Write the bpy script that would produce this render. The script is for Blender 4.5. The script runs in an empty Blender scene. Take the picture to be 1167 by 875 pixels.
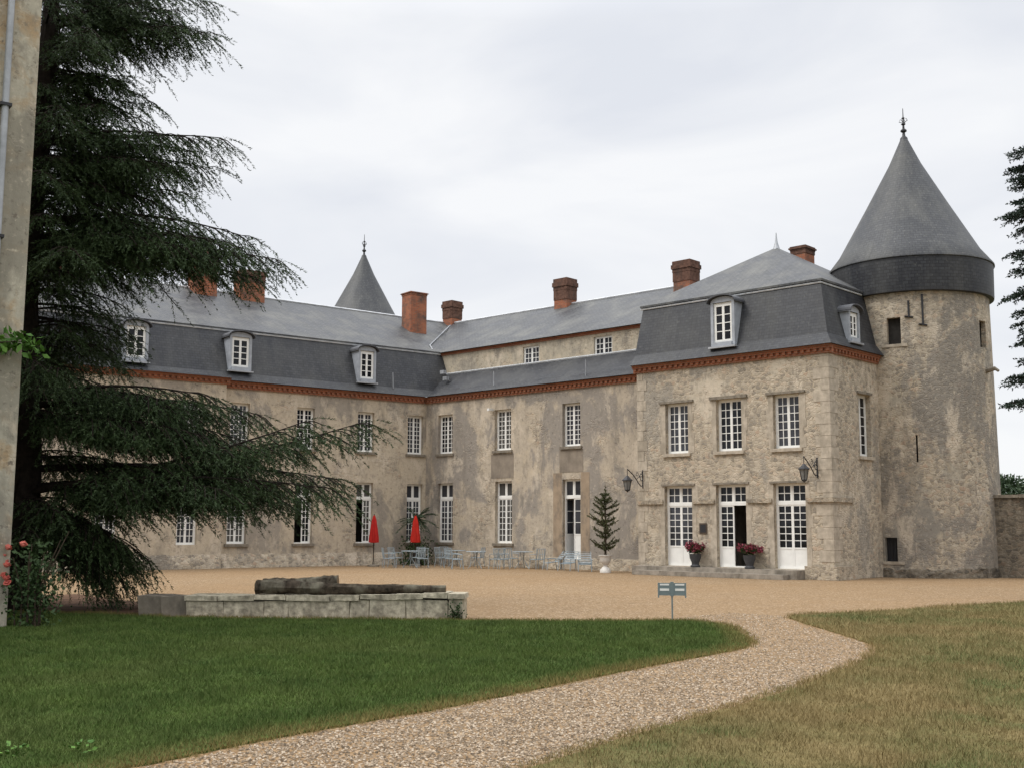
import bpy, bmesh, math, random
import numpy as np
from mathutils import Vector, Matrix

random.seed(7)
rng = np.random.default_rng(11)
S = bpy.context.scene
COL = S.collection
PI = math.pi
R = math.radians

# ------------------------------------------------------------------ camera
cam_d = bpy.data.cameras.new('camera')
cam = bpy.data.objects.new('camera', cam_d); COL.objects.link(cam)
S.camera = cam
def cam_axes(yaw, pitch, roll):
    cy, sy, cp, sp = math.cos(yaw), math.sin(yaw), math.cos(pitch), math.sin(pitch)
    f = Vector((sy*cp, cy*cp, sp)); r = Vector((cy, -sy, 0)); u = r.cross(f)
    cr, sr = math.cos(roll), math.sin(roll)
    return cr*r+sr*u, -sr*r+cr*u, f
r_, u_, f_ = cam_axes(-0.7507, 0.1246, 0.0033)
cam.matrix_world = Matrix(((r_.x, u_.x, -f_.x, 0), (r_.y, u_.y, -f_.y, 0), (r_.z, u_.z, -f_.z, 1.6), (0, 0, 0, 1)))
cam_d.sensor_width = 36; cam_d.lens = 1300/1167*36
cam_d.clip_start = 0.1; cam_d.clip_end = 6000
S.render.resolution_x = 1024; S.render.resolution_y = 767

# ------------------------------------------------------------------ light
SUN_EL, SUN_AZ = 52, 215           # azimuth: compass direction the light comes from, measured from +Y towards +X
W = bpy.data.worlds.new('World'); S.world = W; W.use_nodes = True
wt = W.node_tree; wt.nodes.clear()
def wn(t, **k):
    n = wt.nodes.new(t)
    for a, v in k.items(): setattr(n, a, v)
    return n
out = wn('ShaderNodeOutputWorld'); bg = wn('ShaderNodeBackground'); bg.inputs['Strength'].default_value = 0.1
sky = wn('ShaderNodeTexSky'); sky.sky_type = 'NISHITA'; sky.sun_disc = False
sky.sun_elevation = R(SUN_EL); sky.sun_rotation = R(SUN_AZ)
tc = wn('ShaderNodeTexCoord'); sep = wn('ShaderNodeSeparateXYZ')
wt.links.new(tc.outputs['Generated'], sep.inputs[0])
elev = wn('ShaderNodeMapRange'); elev.inputs['From Min'].default_value = 0.42; elev.inputs['From Max'].default_value = 1.0
elev.inputs['To Min'].default_value = 9.3; elev.inputs['To Max'].default_value = 33.0
wt.links.new(sep.outputs['Z'], elev.inputs['Value'])
mp = wn('ShaderNodeMapping'); mp.inputs['Scale'].default_value = (1.0, 1.0, 3.2)
wt.links.new(tc.outputs['Generated'], mp.inputs[0])
nz = wn('ShaderNodeTexNoise'); nz.inputs['Scale'].default_value = 2.6; nz.inputs['Detail'].default_value = 5; nz.inputs['Roughness'].default_value = 0.5
nz.inputs['Distortion'].default_value = 0.6
wt.links.new(mp.outputs[0], nz.inputs['Vector'])
cr = wn('ShaderNodeValToRGB'); cr.color_ramp.elements[0].position = 0.34; cr.color_ramp.elements[1].position = 0.64
cr.color_ramp.elements[0].color = (0.86, 0.89, 0.955, 1); cr.color_ramp.elements[1].color = (1.05, 1.06, 1.08, 1)
wt.links.new(nz.outputs['Fac'], cr.inputs[0])
mul = wn('ShaderNodeVectorMath', operation='SCALE')
wt.links.new(cr.outputs[0], mul.inputs[0]); wt.links.new(elev.outputs[0], mul.inputs['Scale'])
mx = wn('ShaderNodeMix', data_type='RGBA'); mx.inputs[0].default_value = 0.94
wt.links.new(sky.outputs[0], mx.inputs[6]); wt.links.new(mul.outputs[0], mx.inputs[7])
wt.links.new(mx.outputs[2], bg.inputs[0]); wt.links.new(bg.outputs[0], out.inputs[0])

sun_d = bpy.data.lights.new('sun', 'SUN'); sun_d.energy = 1.8; sun_d.angle = R(25); sun_d.color = (1, 0.96, 0.9)
sun = bpy.data.objects.new('sun', sun_d); COL.objects.link(sun)
az, el = R(SUN_AZ), R(SUN_EL)
to_sun = Vector((math.sin(az)*math.cos(el), math.cos(az)*math.cos(el), math.sin(el)))
sun.rotation_euler = to_sun.to_track_quat('Z', 'Y').to_euler()
sun.location = (0, -20, 40)

S.view_settings.view_transform = 'Standard'; S.view_settings.look = 'None'
S.view_settings.exposure = 0.0; S.view_settings.gamma = 1.0
S.view_settings.use_curve_mapping = False
S.render.engine = 'CYCLES'

# ------------------------------------------------------------------ material helpers
class NT:
    def __init__(s, name):
        s.m = bpy.data.materials.new(name); s.m.use_nodes = True
        s.t = s.m.node_tree; s.b = s.t.nodes['Principled BSDF']
        s.b.inputs['Specular IOR Level'].default_value = 0.25
        s.tc = s.t.nodes.new('ShaderNodeTexCoord')
    def n(s, t, **k):
        n = s.t.nodes.new(t)
        for a, v in k.items(): setattr(n, a, v)
        return n
    def l(s, a, b): s.t.links.new(a, b)
    def co(s, scale=(1, 1, 1), src='Object', loc=(0, 0, 0)):
        m = s.n('ShaderNodeMapping'); m.inputs['Scale'].default_value = scale; m.inputs['Location'].default_value = loc
        s.l(s.tc.outputs[src], m.inputs[0]); return m.outputs[0]
    def noise(s, scale, detail=4, rough=.55, vec=None, dist=0.):
        n = s.n('ShaderNodeTexNoise'); n.inputs['Scale'].default_value = scale; n.inputs['Detail'].default_value = detail
        n.inputs['Roughness'].default_value = rough; n.inputs['Distortion'].default_value = dist
        s.l(vec if vec is not None else s.tc.outputs['Object'], n.inputs['Vector']); return n.outputs['Fac']
    def ramp(s, fac, *stops):
        r = s.n('ShaderNodeValToRGB'); e = r.color_ramp.elements
        while len(e) < len(stops): e.new(0.5)
        for i, (p, c) in enumerate(stops):
            e[i].position = p; e[i].color = (c, c, c, 1) if isinstance(c, (int, float)) else (*c, 1)
        s.l(fac, r.inputs[0]); return r.outputs[0]
    def mix(s, fac, a, b, mode='MIX'):
        m = s.n('ShaderNodeMix', data_type='RGBA'); m.blend_type = mode
        for i, v in ((0, fac), (6, a), (7, b)):
            if isinstance(v, (int, float)): m.inputs[i].default_value = v
            elif isinstance(v, tuple): m.inputs[i].default_value = (*v, 1)
            else: s.l(v, m.inputs[i])
        return m.outputs[2]
    def math(s, op, a, b=None):
        m = s.n('ShaderNodeMath', operation=op)
        for i, v in ((0, a), (1, b)):
            if v is None: continue
            if isinstance(v, (int, float)): m.inputs[i].default_value = v
            else: s.l(v, m.inputs[i])
        return m.outputs[0]
    def voro(s, scale, feature='F1', vec=None, out='Distance', rnd=1.0):
        v = s.n('ShaderNodeTexVoronoi', feature=feature); v.inputs['Scale'].default_value = scale
        v.inputs['Randomness'].default_value = rnd
        s.l(vec if vec is not None else s.tc.outputs['Object'], v.inputs['Vector']); return v.outputs[out]
    def bump(s, h, strength=.4, dist=.02):
        b = s.n('ShaderNodeBump'); b.inputs['Strength'].default_value = strength; b.inputs['Distance'].default_value = dist
        s.l(h, b.inputs['Height']); s.l(b.outputs[0], s.b.inputs['Normal'])
    def fin(s, col, rough=.9, spec=None):
        if isinstance(col, tuple): s.b.inputs['Base Color'].default_value = (*col, 1)
        else: s.l(col, s.b.inputs['Base Color'])
        if isinstance(rough, (int, float)): s.b.inputs['Roughness'].default_value = rough
        else: s.l(rough, s.b.inputs['Roughness'])
        if spec is not None: s.b.inputs['Specular IOR Level'].default_value = spec
        return s.m

def mat_render(name, base, base2, patch, stone_amt, grey_amt, streak=.5, seed=0., warm=(.50, .415, .30), dim=1.):
    """weathered lime render over rubble"""
    t = NT(name); o = t.co(loc=(seed, seed*.7, seed*.3))
    fine = t.noise(9, 6, .65, o)
    c = t.mix(t.ramp(fine, (.3, 0.), (.7, 1.)), base, base2)
    mid = t.noise(1.7, 5, .6, o, .4)
    c = t.mix(t.ramp(mid, (.52, 0.), (.66, .75)), c, warm)
    # rubble stones showing through
    dvec = t.n('ShaderNodeVectorMath', operation='ADD')
    nn = t.n('ShaderNodeTexNoise'); nn.inputs['Scale'].default_value = 3; t.l(o, nn.inputs['Vector'])
    sc = t.n('ShaderNodeVectorMath', operation='SCALE'); sc.inputs['Scale'].default_value = .12; t.l(nn.outputs['Color'], sc.inputs[0])
    t.l(o, dvec.inputs[0]); t.l(sc.outputs[0], dvec.inputs[1])
    mm = t.n('ShaderNodeMapping'); mm.inputs['Scale'].default_value = (1, 1, 1.5); t.l(dvec.outputs[0], mm.inputs[0])
    edge = t.voro(6.6, 'DISTANCE_TO_EDGE', mm.outputs[0]); cellc = t.voro(6.6, 'F1', mm.outputs[0], 'Color')
    sepc = t.n('ShaderNodeSeparateColor'); t.l(cellc, sepc.inputs[0])
    stone = t.ramp(sepc.outputs[0], (.0, (.19, .165, .135)), (.45, (.36, .305, .235)), (.8, (.50, .43, .335)), (1., (.38, .27, .19)))
    stone = t.mix(t.ramp(edge, (.02, 1.), (.09, 0.)), stone, (.45, .375, .27))
    smask = t.ramp(t.noise(.8, 5, .6, t.co(loc=(seed+9, 3, seed))), (.60-stone_amt*.3, 0.), (.68-stone_amt*.3, 1.))
    c = t.mix(t.math('MULTIPLY', smask, .8), c, stone)
    # grey cement / damp patches with crisp outlines
    g1 = t.noise(.5, 10, .66, t.co((1, 1, .6), loc=(seed+21, 5, 1)), .35)
    gm = t.ramp(g1, (.61-grey_amt*.3, 0.), (.66-grey_amt*.3, 1.))
    c = t.mix(t.math('MULTIPLY', gm, .72), c, t.mix(t.ramp(fine, (.3, 0.), (.7, 1.)), patch, tuple(x*.85 for x in patch)))
    # vertical wash marks
    st = t.noise(1., 5, .6, t.co((2.2, 2.2, .28), loc=(seed, 1, 2)), .3)
    c = t.mix(t.math('MULTIPLY', t.ramp(st, (.5, 0.), (.72, 1.)), streak), c, (.17, .148, .12))
    pale = t.ramp(t.noise(1.1, 9, .68, t.co((1, 1, .5), loc=(seed+3, 11, 2)), .3), (.54, 0.), (.63, .75))
    c = t.mix(pale, c, (.56, .48, .375))
    dk = t.ramp(t.noise(2.4, 9, .7, t.co((1.3, 1.3, .7), loc=(seed+8, 1, 12)), .2), (.54, 0.), (.67, .6))
    c = t.mix(dk, c, (.20, .178, .145))
    spk = t.ramp(t.noise(7, 8, .75, t.co(loc=(seed+5, 4, 6))), (.36, .6), (.44, 0.), (.57, 0.), (.67, .7))
    c = t.mix(spk, c, t.mix(t.ramp(t.noise(7, 8, .75, t.co(loc=(seed+5, 4, 6))), (.45, 0.), (.55, 1.)), (.13, .11, .088), (.60, .52, .40)))
    # pitting
    pit = t.noise(5.5, 3, .6, t.co(loc=(seed, seed, 8)))
    c = t.mix(t.ramp(pit, (.66, 0.), (.73, .8)), c, (.15, .125, .10))
    lich = t.noise(12, 3, .6, t.co(loc=(3, seed, 8)))
    c = t.mix(t.ramp(lich, (.66, 0.), (.72, .6)), c, (.52, .46, .36))
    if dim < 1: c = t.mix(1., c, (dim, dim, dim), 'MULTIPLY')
    h = t.math('ADD', t.math('MULTIPLY', fine, .6), t.math('MULTIPLY', t.math('MULTIPLY', t.ramp(edge, (0., 0.), (.12, 1.)), smask), .9))
    t.bump(h, .6, .022)
    return t.fin(c, .93, .15)

def mat_slate(name, c1, c2, lich):
    t = NT(name)
    b = t.n('ShaderNodeTexBrick'); b.offset = .5
    for k, v in (('Scale', 1.), ('Mortar Size', .009), ('Brick Width', .2), ('Row Height', .11), ('Bias', .0), ('Mortar Smooth', .3)): b.inputs[k].default_value = v
    b.inputs['Color1'].default_value = (*c1, 1); b.inputs['Color2'].default_value = (*c2, 1)
    b.inputs['Mortar'].default_value = (c1[0]*.25, c1[1]*.25, c1[2]*.25, 1)
    uv = t.co(src='UV'); t.l(uv, b.inputs['Vector'])
    n1 = t.noise(.9, 5, .6, t.co((1, 1, .35)), .3)
    c = t.mix(t.math('MULTIPLY', t.ramp(n1, (.42, 0.), (.75, 1.)), lich), b.outputs['Color'], (.225, .22, .195))
    n2 = t.noise(14, 2, .5)
    c = t.mix(t.math('MULTIPLY', t.ramp(n2, (.62, 0.), (.7, 1.)), lich*.55), c, (.30, .29, .245))
    vs = t.noise(1., 5, .65, t.co((7, .5, 1), 'UV'))
    c = t.mix(t.math('MULTIPLY', t.ramp(vs, (.48, 0.), (.7, 1.)), .35), c, tuple(x*.45 for x in c1))
    t.bump(b.outputs['Fac'], -.7, .02)
    return t.fin(c, t.ramp(n1, (.3, .45), (.7, .65)), .35)

def mat_brick(name, sx=.22, sy=.065, dark=.5):
    t = NT(name)
    n = t.noise(2.3, 4, .6); n2 = t.noise(30, 2)
    b = t.n('ShaderNodeTexBrick')
    for k, v in (('Scale', 1.), ('Mortar Size', .008), ('Brick Width', sx), ('Row Height', sy)): b.inputs[k].default_value = v
    b.inputs['Color1'].default_value = (.39, .135, .068, 1); b.inputs['Color2'].default_value = (.30, .095, .05, 1); b.inputs['Mortar'].default_value = (.22, .15, .105, 1)
    t.l(t.co(src='UV'), b.inputs['Vector'])
    c = t.mix(t.math('MULTIPLY', t.ramp(n, (.42, 0.), (.7, 1.)), dark), b.outputs['Color'], (.085, .07, .06))
    c = t.mix(t.ramp(n2, (.6, 0.), (.75, .5)), c, (.40, .2, .11))
    t.bump(b.outputs['Fac'], -.4, .01)
    return t.fin(c, .9, .15)

def mat_simple(name, col, rough=.6, spec=.3, var=.25, scale=6, metal=0., dirt=None, bump=0.):
    t = NT(name); n = t.noise(scale, 5, .6)
    c = t.mix(t.ramp(n, (.3, 0.), (.7, 1.)), tuple(x*(1-var) for x in col), tuple(min(1, x*(1+var*.6)) for x in col))
    if dirt:
        d = t.noise(2.2, 5, .65, t.co((1, 1, .5), loc=(4, 4, 4)))
        c = t.mix(t.ramp(d, (.5, 0.), (.68, .8)), c, dirt)
    t.b.inputs['Metallic'].default_value = metal
    if bump: t.bump(t.noise(scale*3, 4, .6), bump, .01)
    return t.fin(c, rough, spec)

def mat_leaf(name, dark, light, scale=.8, trans=.15, rough=.6):
    t = NT(name)
    a = t.n('ShaderNodeAttribute', attribute_name='rnd')
    n = t.noise(scale, 3, .5)
    c = t.mix(a.outputs['Fac'], dark, light)
    c = t.mix(t.math('MULTIPLY', t.ramp(n, (.4, 0.), (.65, 1.)), .35), c, tuple(min(1, x*1.4) for x in light))
    return t.fin(c, rough, .2)

def lawn_colour(t, kind):
    big = t.noise(.35, 5, .6, None, .5); mid = t.noise(1.3, 5, .62); fine = t.noise(16, 3, .6)
    if kind == 'green':
        c = t.mix(t.ramp(mid, (.35, 0.), (.68, 1.)), (.030, .065, .010), (.066, .108, .020))
        c = t.mix(t.math('MULTIPLY', t.ramp(big, (.5, 0.), (.68, 1.)), .45), c, (.10, .118, .034))
    else:
        c = t.mix(t.ramp(big, (.36, 0.), (.6, 1.)), (.055, .088, .022), (.175, .13, .055))
        c = t.mix(t.ramp(mid, (.42, 0.), (.66, .75)), c, (.215, .165, .075))
        c = t.mix(t.ramp(t.noise(.8, 4, .6, t.co(loc=(7, 7, 7))), (.54, 0.), (.66, .8)), c, (.06, .09, .025))
    return c, fine

def mat_lawn(name, kind):
    t = NT(name); c, fine = lawn_colour(t, kind)
    c = t.mix(t.ramp(fine, (.35, 0.), (.65, .45)), c, (.055, .05, .022))
    t.bump(fine, .6, .03)
    return t.fin(c, .95, .1)

def mat_blade(name, kind):
    t = NT(name); c, fine = lawn_colour(t, kind)
    a = t.n('ShaderNodeAttribute', attribute_name='rnd')
    c = t.mix(t.ramp(a.outputs['Fac'], (0., 0.), (.8, .5), (1., .95)), c, (.10, .12, .038) if kind == 'green' else (.27, .21, .10))
    dry = t.n('ShaderNodeAttribute', attribute_name='dry')
    c = t.mix(dry.outputs['Fac'], c, (.26, .175, .072))
    return t.fin(c, .8, .15)

def mat_gravel(name):
    t = NT(name)
    cell = t.voro(30, 'F1', None, 'Color'); d = t.voro(30, 'F1', None, 'Distance')
    sp = t.n('ShaderNodeSeparateColor'); t.l(cell, sp.inputs[0])
    c = t.ramp(sp.outputs[0], (0., (.14, .09, .048)), (.3, (.235, .155, .082)), (.6, (.295, .205, .115)), (.85, (.35, .26, .165)), (1., (.48, .38, .27)))
    big = t.noise(.18, 4, .6, None, .5)
    c = t.mix(t.math('MULTIPLY', t.ramp(big, (.4, 0.), (.65, 1.)), .5), c, (.265, .165, .08))
    mid = t.noise(1.1, 4, .6)
    c = t.mix(t.math('MULTIPLY', t.ramp(mid, (.5, 0.), (.75, 1.)), .4), c, (.20, .135, .08))
    c = t.mix(t.ramp(d, (.35, 0.), (.7, .6)), c, (.16, .105, .06))
    t.bump(d, -.8, .03)
    return t.fin(c, .95, .1)

M = {}
M['render_pav'] = mat_render('pavilion_render', (.44, .385, .30), (.53, .465, .365), (.30, .275, .235), .8, .14, .3, 0.)
M['render_mid'] = mat_render('wing_render', (.375, .32, .25), (.465, .395, .305), (.235, .215, .195), .2, .45, .5, 13.)
M['render_left'] = mat_render('wing_render_warm', (.415, .35, .265), (.495, .42, .315), (.27, .24, .205), .22, .25, .35, 31.)
M['render_attic'] = mat_render('attic_render', (.37, .325, .25), (.44, .385, .295), (.29, .26, .215), .1, .2, .5, 5.)
M['render_tower'] = mat_render('tower_render', (.325, .29, .23), (.42, .375, .295), (.215, .20, .178), .8, .42, .5, 47., (.42, .345, .235))
M['render_old'] = mat_render('old_wall_render', (.37, .335, .265), (.48, .435, .345), (.27, .245, .195), .1, .3, .6, 77., (.40, .26, .13))
M['rubble'] = mat_render('rubble_plinth', (.25, .21, .155), (.33, .28, .205), (.17, .15, .125), 1.3, .1, .6, 61.)
M['dressed'] = mat_simple('dressed_stone', (.44, .38, .30), .9, .15, .3, 5, 0, (.25, .215, .165), .3)
M['stone_dark'] = mat_simple('weathered_stone', (.22, .19, .15), .95, .1, .35, 5, 0, (.10, .092, .075), .5)
M['step'] = mat_simple('step_stone', (.29, .255, .21), .95, .1, .35, 4, 0, (.12, .105, .082), .5)
M['shaded_damp_rubble'] = mat_render('shaded_damp_stone', (.11, .09, .068), (.15, .125, .09), (.08, .07, .058), 1.2, .2, .6, 90., (.20, .15, .10), .5)  # boundary wall's shade is put into this dark colour; shared by damp tower footing
M['stone_low'] = mat_simple('pale_block_stone', (.45, .40, .30), .95, .1, .6, 9, 0, (.15, .13, .095), 1.)
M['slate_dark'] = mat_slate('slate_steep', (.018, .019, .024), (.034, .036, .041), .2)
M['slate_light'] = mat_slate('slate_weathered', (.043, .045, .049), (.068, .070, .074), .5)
M['slate_tower'] = mat_slate('slate_tower', (.034, .036, .040), (.052, .054, .057), .4)
M['brick'] = mat_brick('cornice_brick', .11, .07, .4)
M['brick_chim'] = mat_brick('chimney_brick', .22, .07, 1.)
M['brick_cap'] = mat_simple('sooty_cap_brick', (.135, .075, .055), .95, .1, .5, 7, 0, (.06, .05, .045), .4)
M['white'] = mat_simple('white_paint', (.78, .77, .73), .5, .35, .08, 3)
M['white_old'] = mat_simple('old_white_paint', (.70, .69, .65), .55, .3, .12, 3)
M['greypaint'] = mat_simple('grey_blue_paint', (.33, .35, .38), .6, .3, .2, 4)
M['zinc'] = mat_simple('zinc_flashing', (.36, .37, .385), .5, .4, .3, 3, .3)
M['zinc_pale'] = mat_simple('pale_zinc', (.52, .53, .54), .5, .4, .25, 3, .1)
M['zinc_dark'] = mat_simple('dark_zinc', (.09, .092, .1), .6, .35, .3, 3, .2)
M['iron'] = mat_simple('wrought_iron', (.022, .022, .024), .5, .4, .3, 12)
M['darkwood'] = mat_simple('dark_shutter', (.03, .027, .024), .8, .2, .4, 8)
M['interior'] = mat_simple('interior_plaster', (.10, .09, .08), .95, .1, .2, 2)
M['cedar_bark'] = mat_simple('cedar_bark', (.028, .022, .018), .95, .1, .5, 9, 0, None, .8)
M['bark'] = mat_simple('bark', (.075, .055, .04), .95, .1, .5, 9, 0, None, .8)
M['log'] = mat_simple('lichened_log_bark', (.06, .047, .034), .95, .1, .8, 9, 0, (.19, .175, .13), .9)
M['logend'] = mat_simple('log_end_wood', (.16, .11, .065), .9, .1, .4, 18)
M['metal_pale'] = mat_simple('pale_blue_grey_metal', (.30, .345, .365), .7, .2, .35, 5)
M['red'] = mat_simple('red_canvas', (.40, .020, .016), .85, .15, .2, 6)
M['red2'] = mat_simple('orange_red_canvas', (.48, .028, .018), .85, .15, .2, 6)
M['signgrey'] = mat_simple('sign_grey', (.15, .185, .185), .6, .3, .15, 6)
M['urn'] = mat_simple('urn_white_stone', (.62, .59, .54), .8, .2, .2, 8, 0, (.35, .32, .27))
M['pot'] = mat_simple('dark_pot', (.055, .055, .058), .6, .3, .3, 8)
M['plaque'] = mat_simple('plaque_bronze', (.07, .05, .035), .5, .4, .3, 10)
M['soil'] = mat_simple('soil', (.06, .042, .028), .95, .1, .4, 12)
M['cedar'] = mat_leaf('cedar_needles', (.013, .025, .009), (.052, .082, .030))
M['fir'] = mat_leaf('fir_needles', (.010, .019, .013), (.024, .038, .026))
M['araucaria'] = mat_leaf('monkey_puzzle_leaves', (.035, .045, .018), (.085, .095, .04), 3)
M['palm'] = mat_leaf('palm_fronds', (.025, .04, .022), (.06, .085, .045), 3)
M['leaf'] = mat_leaf('rose_leaves', (.018, .034, .012), (.04, .07, .022), 3)
M['leaf_bright'] = mat_leaf('vine_leaves', (.04, .10, .016), (.09, .18, .028), 3)
M['hedge'] = mat_leaf('hedge_leaves', (.022, .04, .02), (.045, .07, .032), .7)
M['flower'] = mat_leaf('wine_red_flowers', (.10, .018, .030), (.24, .05, .07), 5)
M['rose'] = mat_leaf('rose_petals', (.34, .035, .03), (.58, .17, .13), 9)
M['lawn_green'] = mat_lawn('lawn_green', 'green'); M['lawn_dry'] = mat_lawn('lawn_dry', 'dry')
M['blade_green'] = mat_blade('grass_green', 'green'); M['blade_dry'] = mat_blade('grass_dry', 'dry')
M['gravel'] = mat_gravel('gravel')
def _glass(name, col, rough, sp=.22):
    t = NT(name); n = t.noise(1.6, 2, .5)
    t.bump(n, .25, .04)
    c = t.mix(t.ramp(t.noise(.9, 3, .5), (.45, 0.), (.6, 1.)), col, tuple(x*.4 for x in col))
    return t.fin(c, rough, sp)
M['glass'] = _glass('dark_window_glass', (.014, .015, .018), .08)
M['glass_b'] = _glass('reflection_tinted_glass', (.05, .052, .060), .06, .3)  # bluish reflections are put into this pane colour
M['glass_c'] = _glass('curtained_window_glass', (.085, .083, .078), .10, .25)
M['lampglass'] = _glass('lantern_glass', (.20, .20, .19), .15)
t = NT('pebble'); a_ = t.n('ShaderNodeAttribute', attribute_name='rnd')
M['pebble'] = t.fin(t.ramp(a_.outputs['Fac'], (0., (.08, .06, .04)), (.35, (.18, .135, .09)), (.7, (.26, .20, .14)), (1., (.42, .345, .26))), .9, .15)
t = NT('ground_soil'); nn_ = t.noise(.05, 6, .6)
M['ground'] = t.fin(t.mix(t.ramp(nn_, (.4, 0.), (.6, 1.)), (.06, .08, .03), (.13, .11, .055)), .95, .1)
t = NT('bed_earth'); nn_ = t.noise(3, 6, .65)
t.bump(nn_, .6, .03)
M['earth'] = t.fin(t.mix(t.ramp(nn_, (.35, 0.), (.65, 1.)), (.07, .040, .026), (.15, .088, .055)), .95, .1)

# ------------------------------------------------------------------ mesh helpers
class MB:
    def __init__(s): s.v = []; s.f = []; s.uv = []; s.mi = []; s.cur = 0
    def face(s, pts, uv=None):
        i = len(s.v); s.v += [tuple(p) for p in pts]; s.f.append(tuple(range(i, i+len(pts)))); s.mi.append(s.cur)
        if uv is None:
            a = Vector(pts[0]); e = (Vector(pts[1])-a)
            e = e.normalized() if e.length > 1e-9 else Vector((1, 0, 0))
            nrm = Vector((0, 0, 0))
            for k in range(1, len(pts)-1): nrm += (Vector(pts[k])-a).cross(Vector(pts[k+1])-a)
            nrm = nrm.normalized() if nrm.length > 1e-12 else Vector((0, 0, 1))
            if abs(nrm.z) > .999: ex, ey = Vector((1, 0, 0)), Vector((0, 1, 0))
            else:
                ex = Vector((0, 0, 1)).cross(nrm).normalized(); ey = nrm.cross(ex)
            uv = [(Vector(p).dot(ex), Vector(p).dot(ey)) for p in pts]
        s.uv.append(uv)
    def box(s, lo, hi, mat=None):
        x0, y0, z0 = lo; x1, y1, z1 = hi
        P = [Vector(p) for p in ((x0,y0,z0),(x1,y0,z0),(x1,y1,z0),(x0,y1,z0),(x0,y0,z1),(x1,y0,z1),(x1,y1,z1),(x0,y1,z1))]
        if mat is not None: P = [mat @ p for p in P]
        for q in ((0,1,5,4),(1,2,6,5),(2,3,7,6),(3,0,4,7),(4,5,6,7),(3,2,1,0)): s.face([P[k] for k in q])
    def prism(s, prof, axis_from, axis_to, fn):
        """prof: list of 2-D points (counter-clockwise), fn(a,u,v)->point"""
        n = len(prof)
        for k in range(n):
            (u0, v0), (u1, v1) = prof[k], prof[(k+1) % n]
            s.face([fn(axis_from, u0, v0), fn(axis_to, u0, v0), fn(axis_to, u1, v1), fn(axis_from, u1, v1)])
        s.face([fn(axis_from, u, v) for u, v in prof][::-1] if False else [fn(axis_from, u, v) for u, v in prof])
        s.face([fn(axis_to, u, v) for u, v in prof][::-1])
    def tube(s, pts, rad, seg=6, cap=True):
        pts = [Vector(p) for p in pts]
        if not hasattr(rad, '__len__'): rad = [rad]*len(pts)
        rings = []; ref = Vector((.13, .27, .95)).normalized()
        for i, p in enumerate(pts):
            d = (pts[min(i+1, len(pts)-1)]-pts[max(i-1, 0)]).normalized()
            a = d.cross(ref if abs(d.dot(ref)) < .95 else Vector((1, 0, 0))).normalized(); b = d.cross(a)
            rings.append([p+(a*math.cos(2*PI*k/seg)+b*math.sin(2*PI*k/seg))*rad[i] for k in range(seg)])
        L = 0
        for i in range(len(rings)-1):
            l2 = (pts[i+1]-pts[i]).length
            for k in range(seg):
                k2 = (k+1) % seg
                c = 2*PI*max(rad[i], .01)/seg
                s.face([rings[i][k2], rings[i][k], rings[i+1][k], rings[i+1][k2]], [((k+1)*c, L), (k*c, L), (k*c, L+l2), ((k+1)*c, L+l2)])
            L += l2
        if cap:
            s.face(rings[0]); s.face(rings[-1][::-1])
    def lathe(s, prof, seg=24, c=(0, 0, 0), fold=0., nf=8):
        def pt(r, z, k):
            a = 2*PI*k/seg; rr = r*(1+fold*math.cos(nf*a)); return (c[0]+rr*math.cos(a), c[1]+rr*math.sin(a), c[2]+z)
        L = 0
        for i in range(len(prof)-1):
            (r0, z0), (r1, z1) = prof[i], prof[i+1]; dl = math.hypot(r1-r0, z1-z0); rm = max(r0, r1)
            for k in range(seg):
                ua, ub = 2*PI*rm*k/seg, 2*PI*rm*(k+1)/seg
                if r0 < 1e-4: s.face([pt(r0, z0, k), pt(r1, z1, k+1), pt(r1, z1, k)], [(ua, L), (ub, L+dl), (ua, L+dl)])
                elif r1 < 1e-4: s.face([pt(r0, z0, k), pt(r0, z0, k+1), pt(r1, z1, k)], [(ua, L), (ub, L), ((ua+ub)/2, L+dl)])
                else: s.face([pt(r0, z0, k), pt(r0, z0, k+1), pt(r1, z1, k+1), pt(r1, z1, k)], [(ua, L), (ub, L), (ub, L+dl), (ua, L+dl)])
            L += dl
    def sphere(s, c, r, seg=8, rings=5, sc=(1, 1, 1)):
        pr = [(r*math.sin(PI*i/rings), -r*math.cos(PI*i/rings)) for i in range(rings+1)]
        n0 = len(s.v); s.lathe([(max(a, 0), b) for a, b in pr], seg)
        for i in range(n0, len(s.v)):
            x, y, z = s.v[i]; s.v[i] = (c[0]+x*sc[0], c[1]+y*sc[1], c[2]+z*sc[2])
    def build(s, name, mats, parent=None, loc=None, smooth=False, weld=True, rot=None):
        me = bpy.data.meshes.new(name); me.from_pydata(s.v, [], s.f)
        ul = me.uv_layers.new(name='UVMap')
        flat = [c for f in s.uv for p in f for c in p]; ul.data.foreach_set('uv', flat)
        if not isinstance(mats, (list, tuple)): mats = [mats]
        for m in mats: me.materials.append(m)
        me.polygons.foreach_set('material_index', s.mi)
        if weld:
            bm = bmesh.new(); bm.from_mesh(me); bmesh.ops.remove_doubles(bm, verts=bm.verts, dist=1e-5); bm.to_mesh(me); bm.free()
        if smooth:
            me.polygons.foreach_set('use_smooth', [True]*len(me.polygons))
            try: me.set_sharp_from_angle(angle=R(40))
            except Exception: pass
        me.update()
        o = bpy.data.objects.new(name, me); COL.objects.link(o)
        if parent is not None: o.parent = parent
        if loc is not None: o.location = loc
        if rot is not None: o.rotation_euler = rot
        return o

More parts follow.
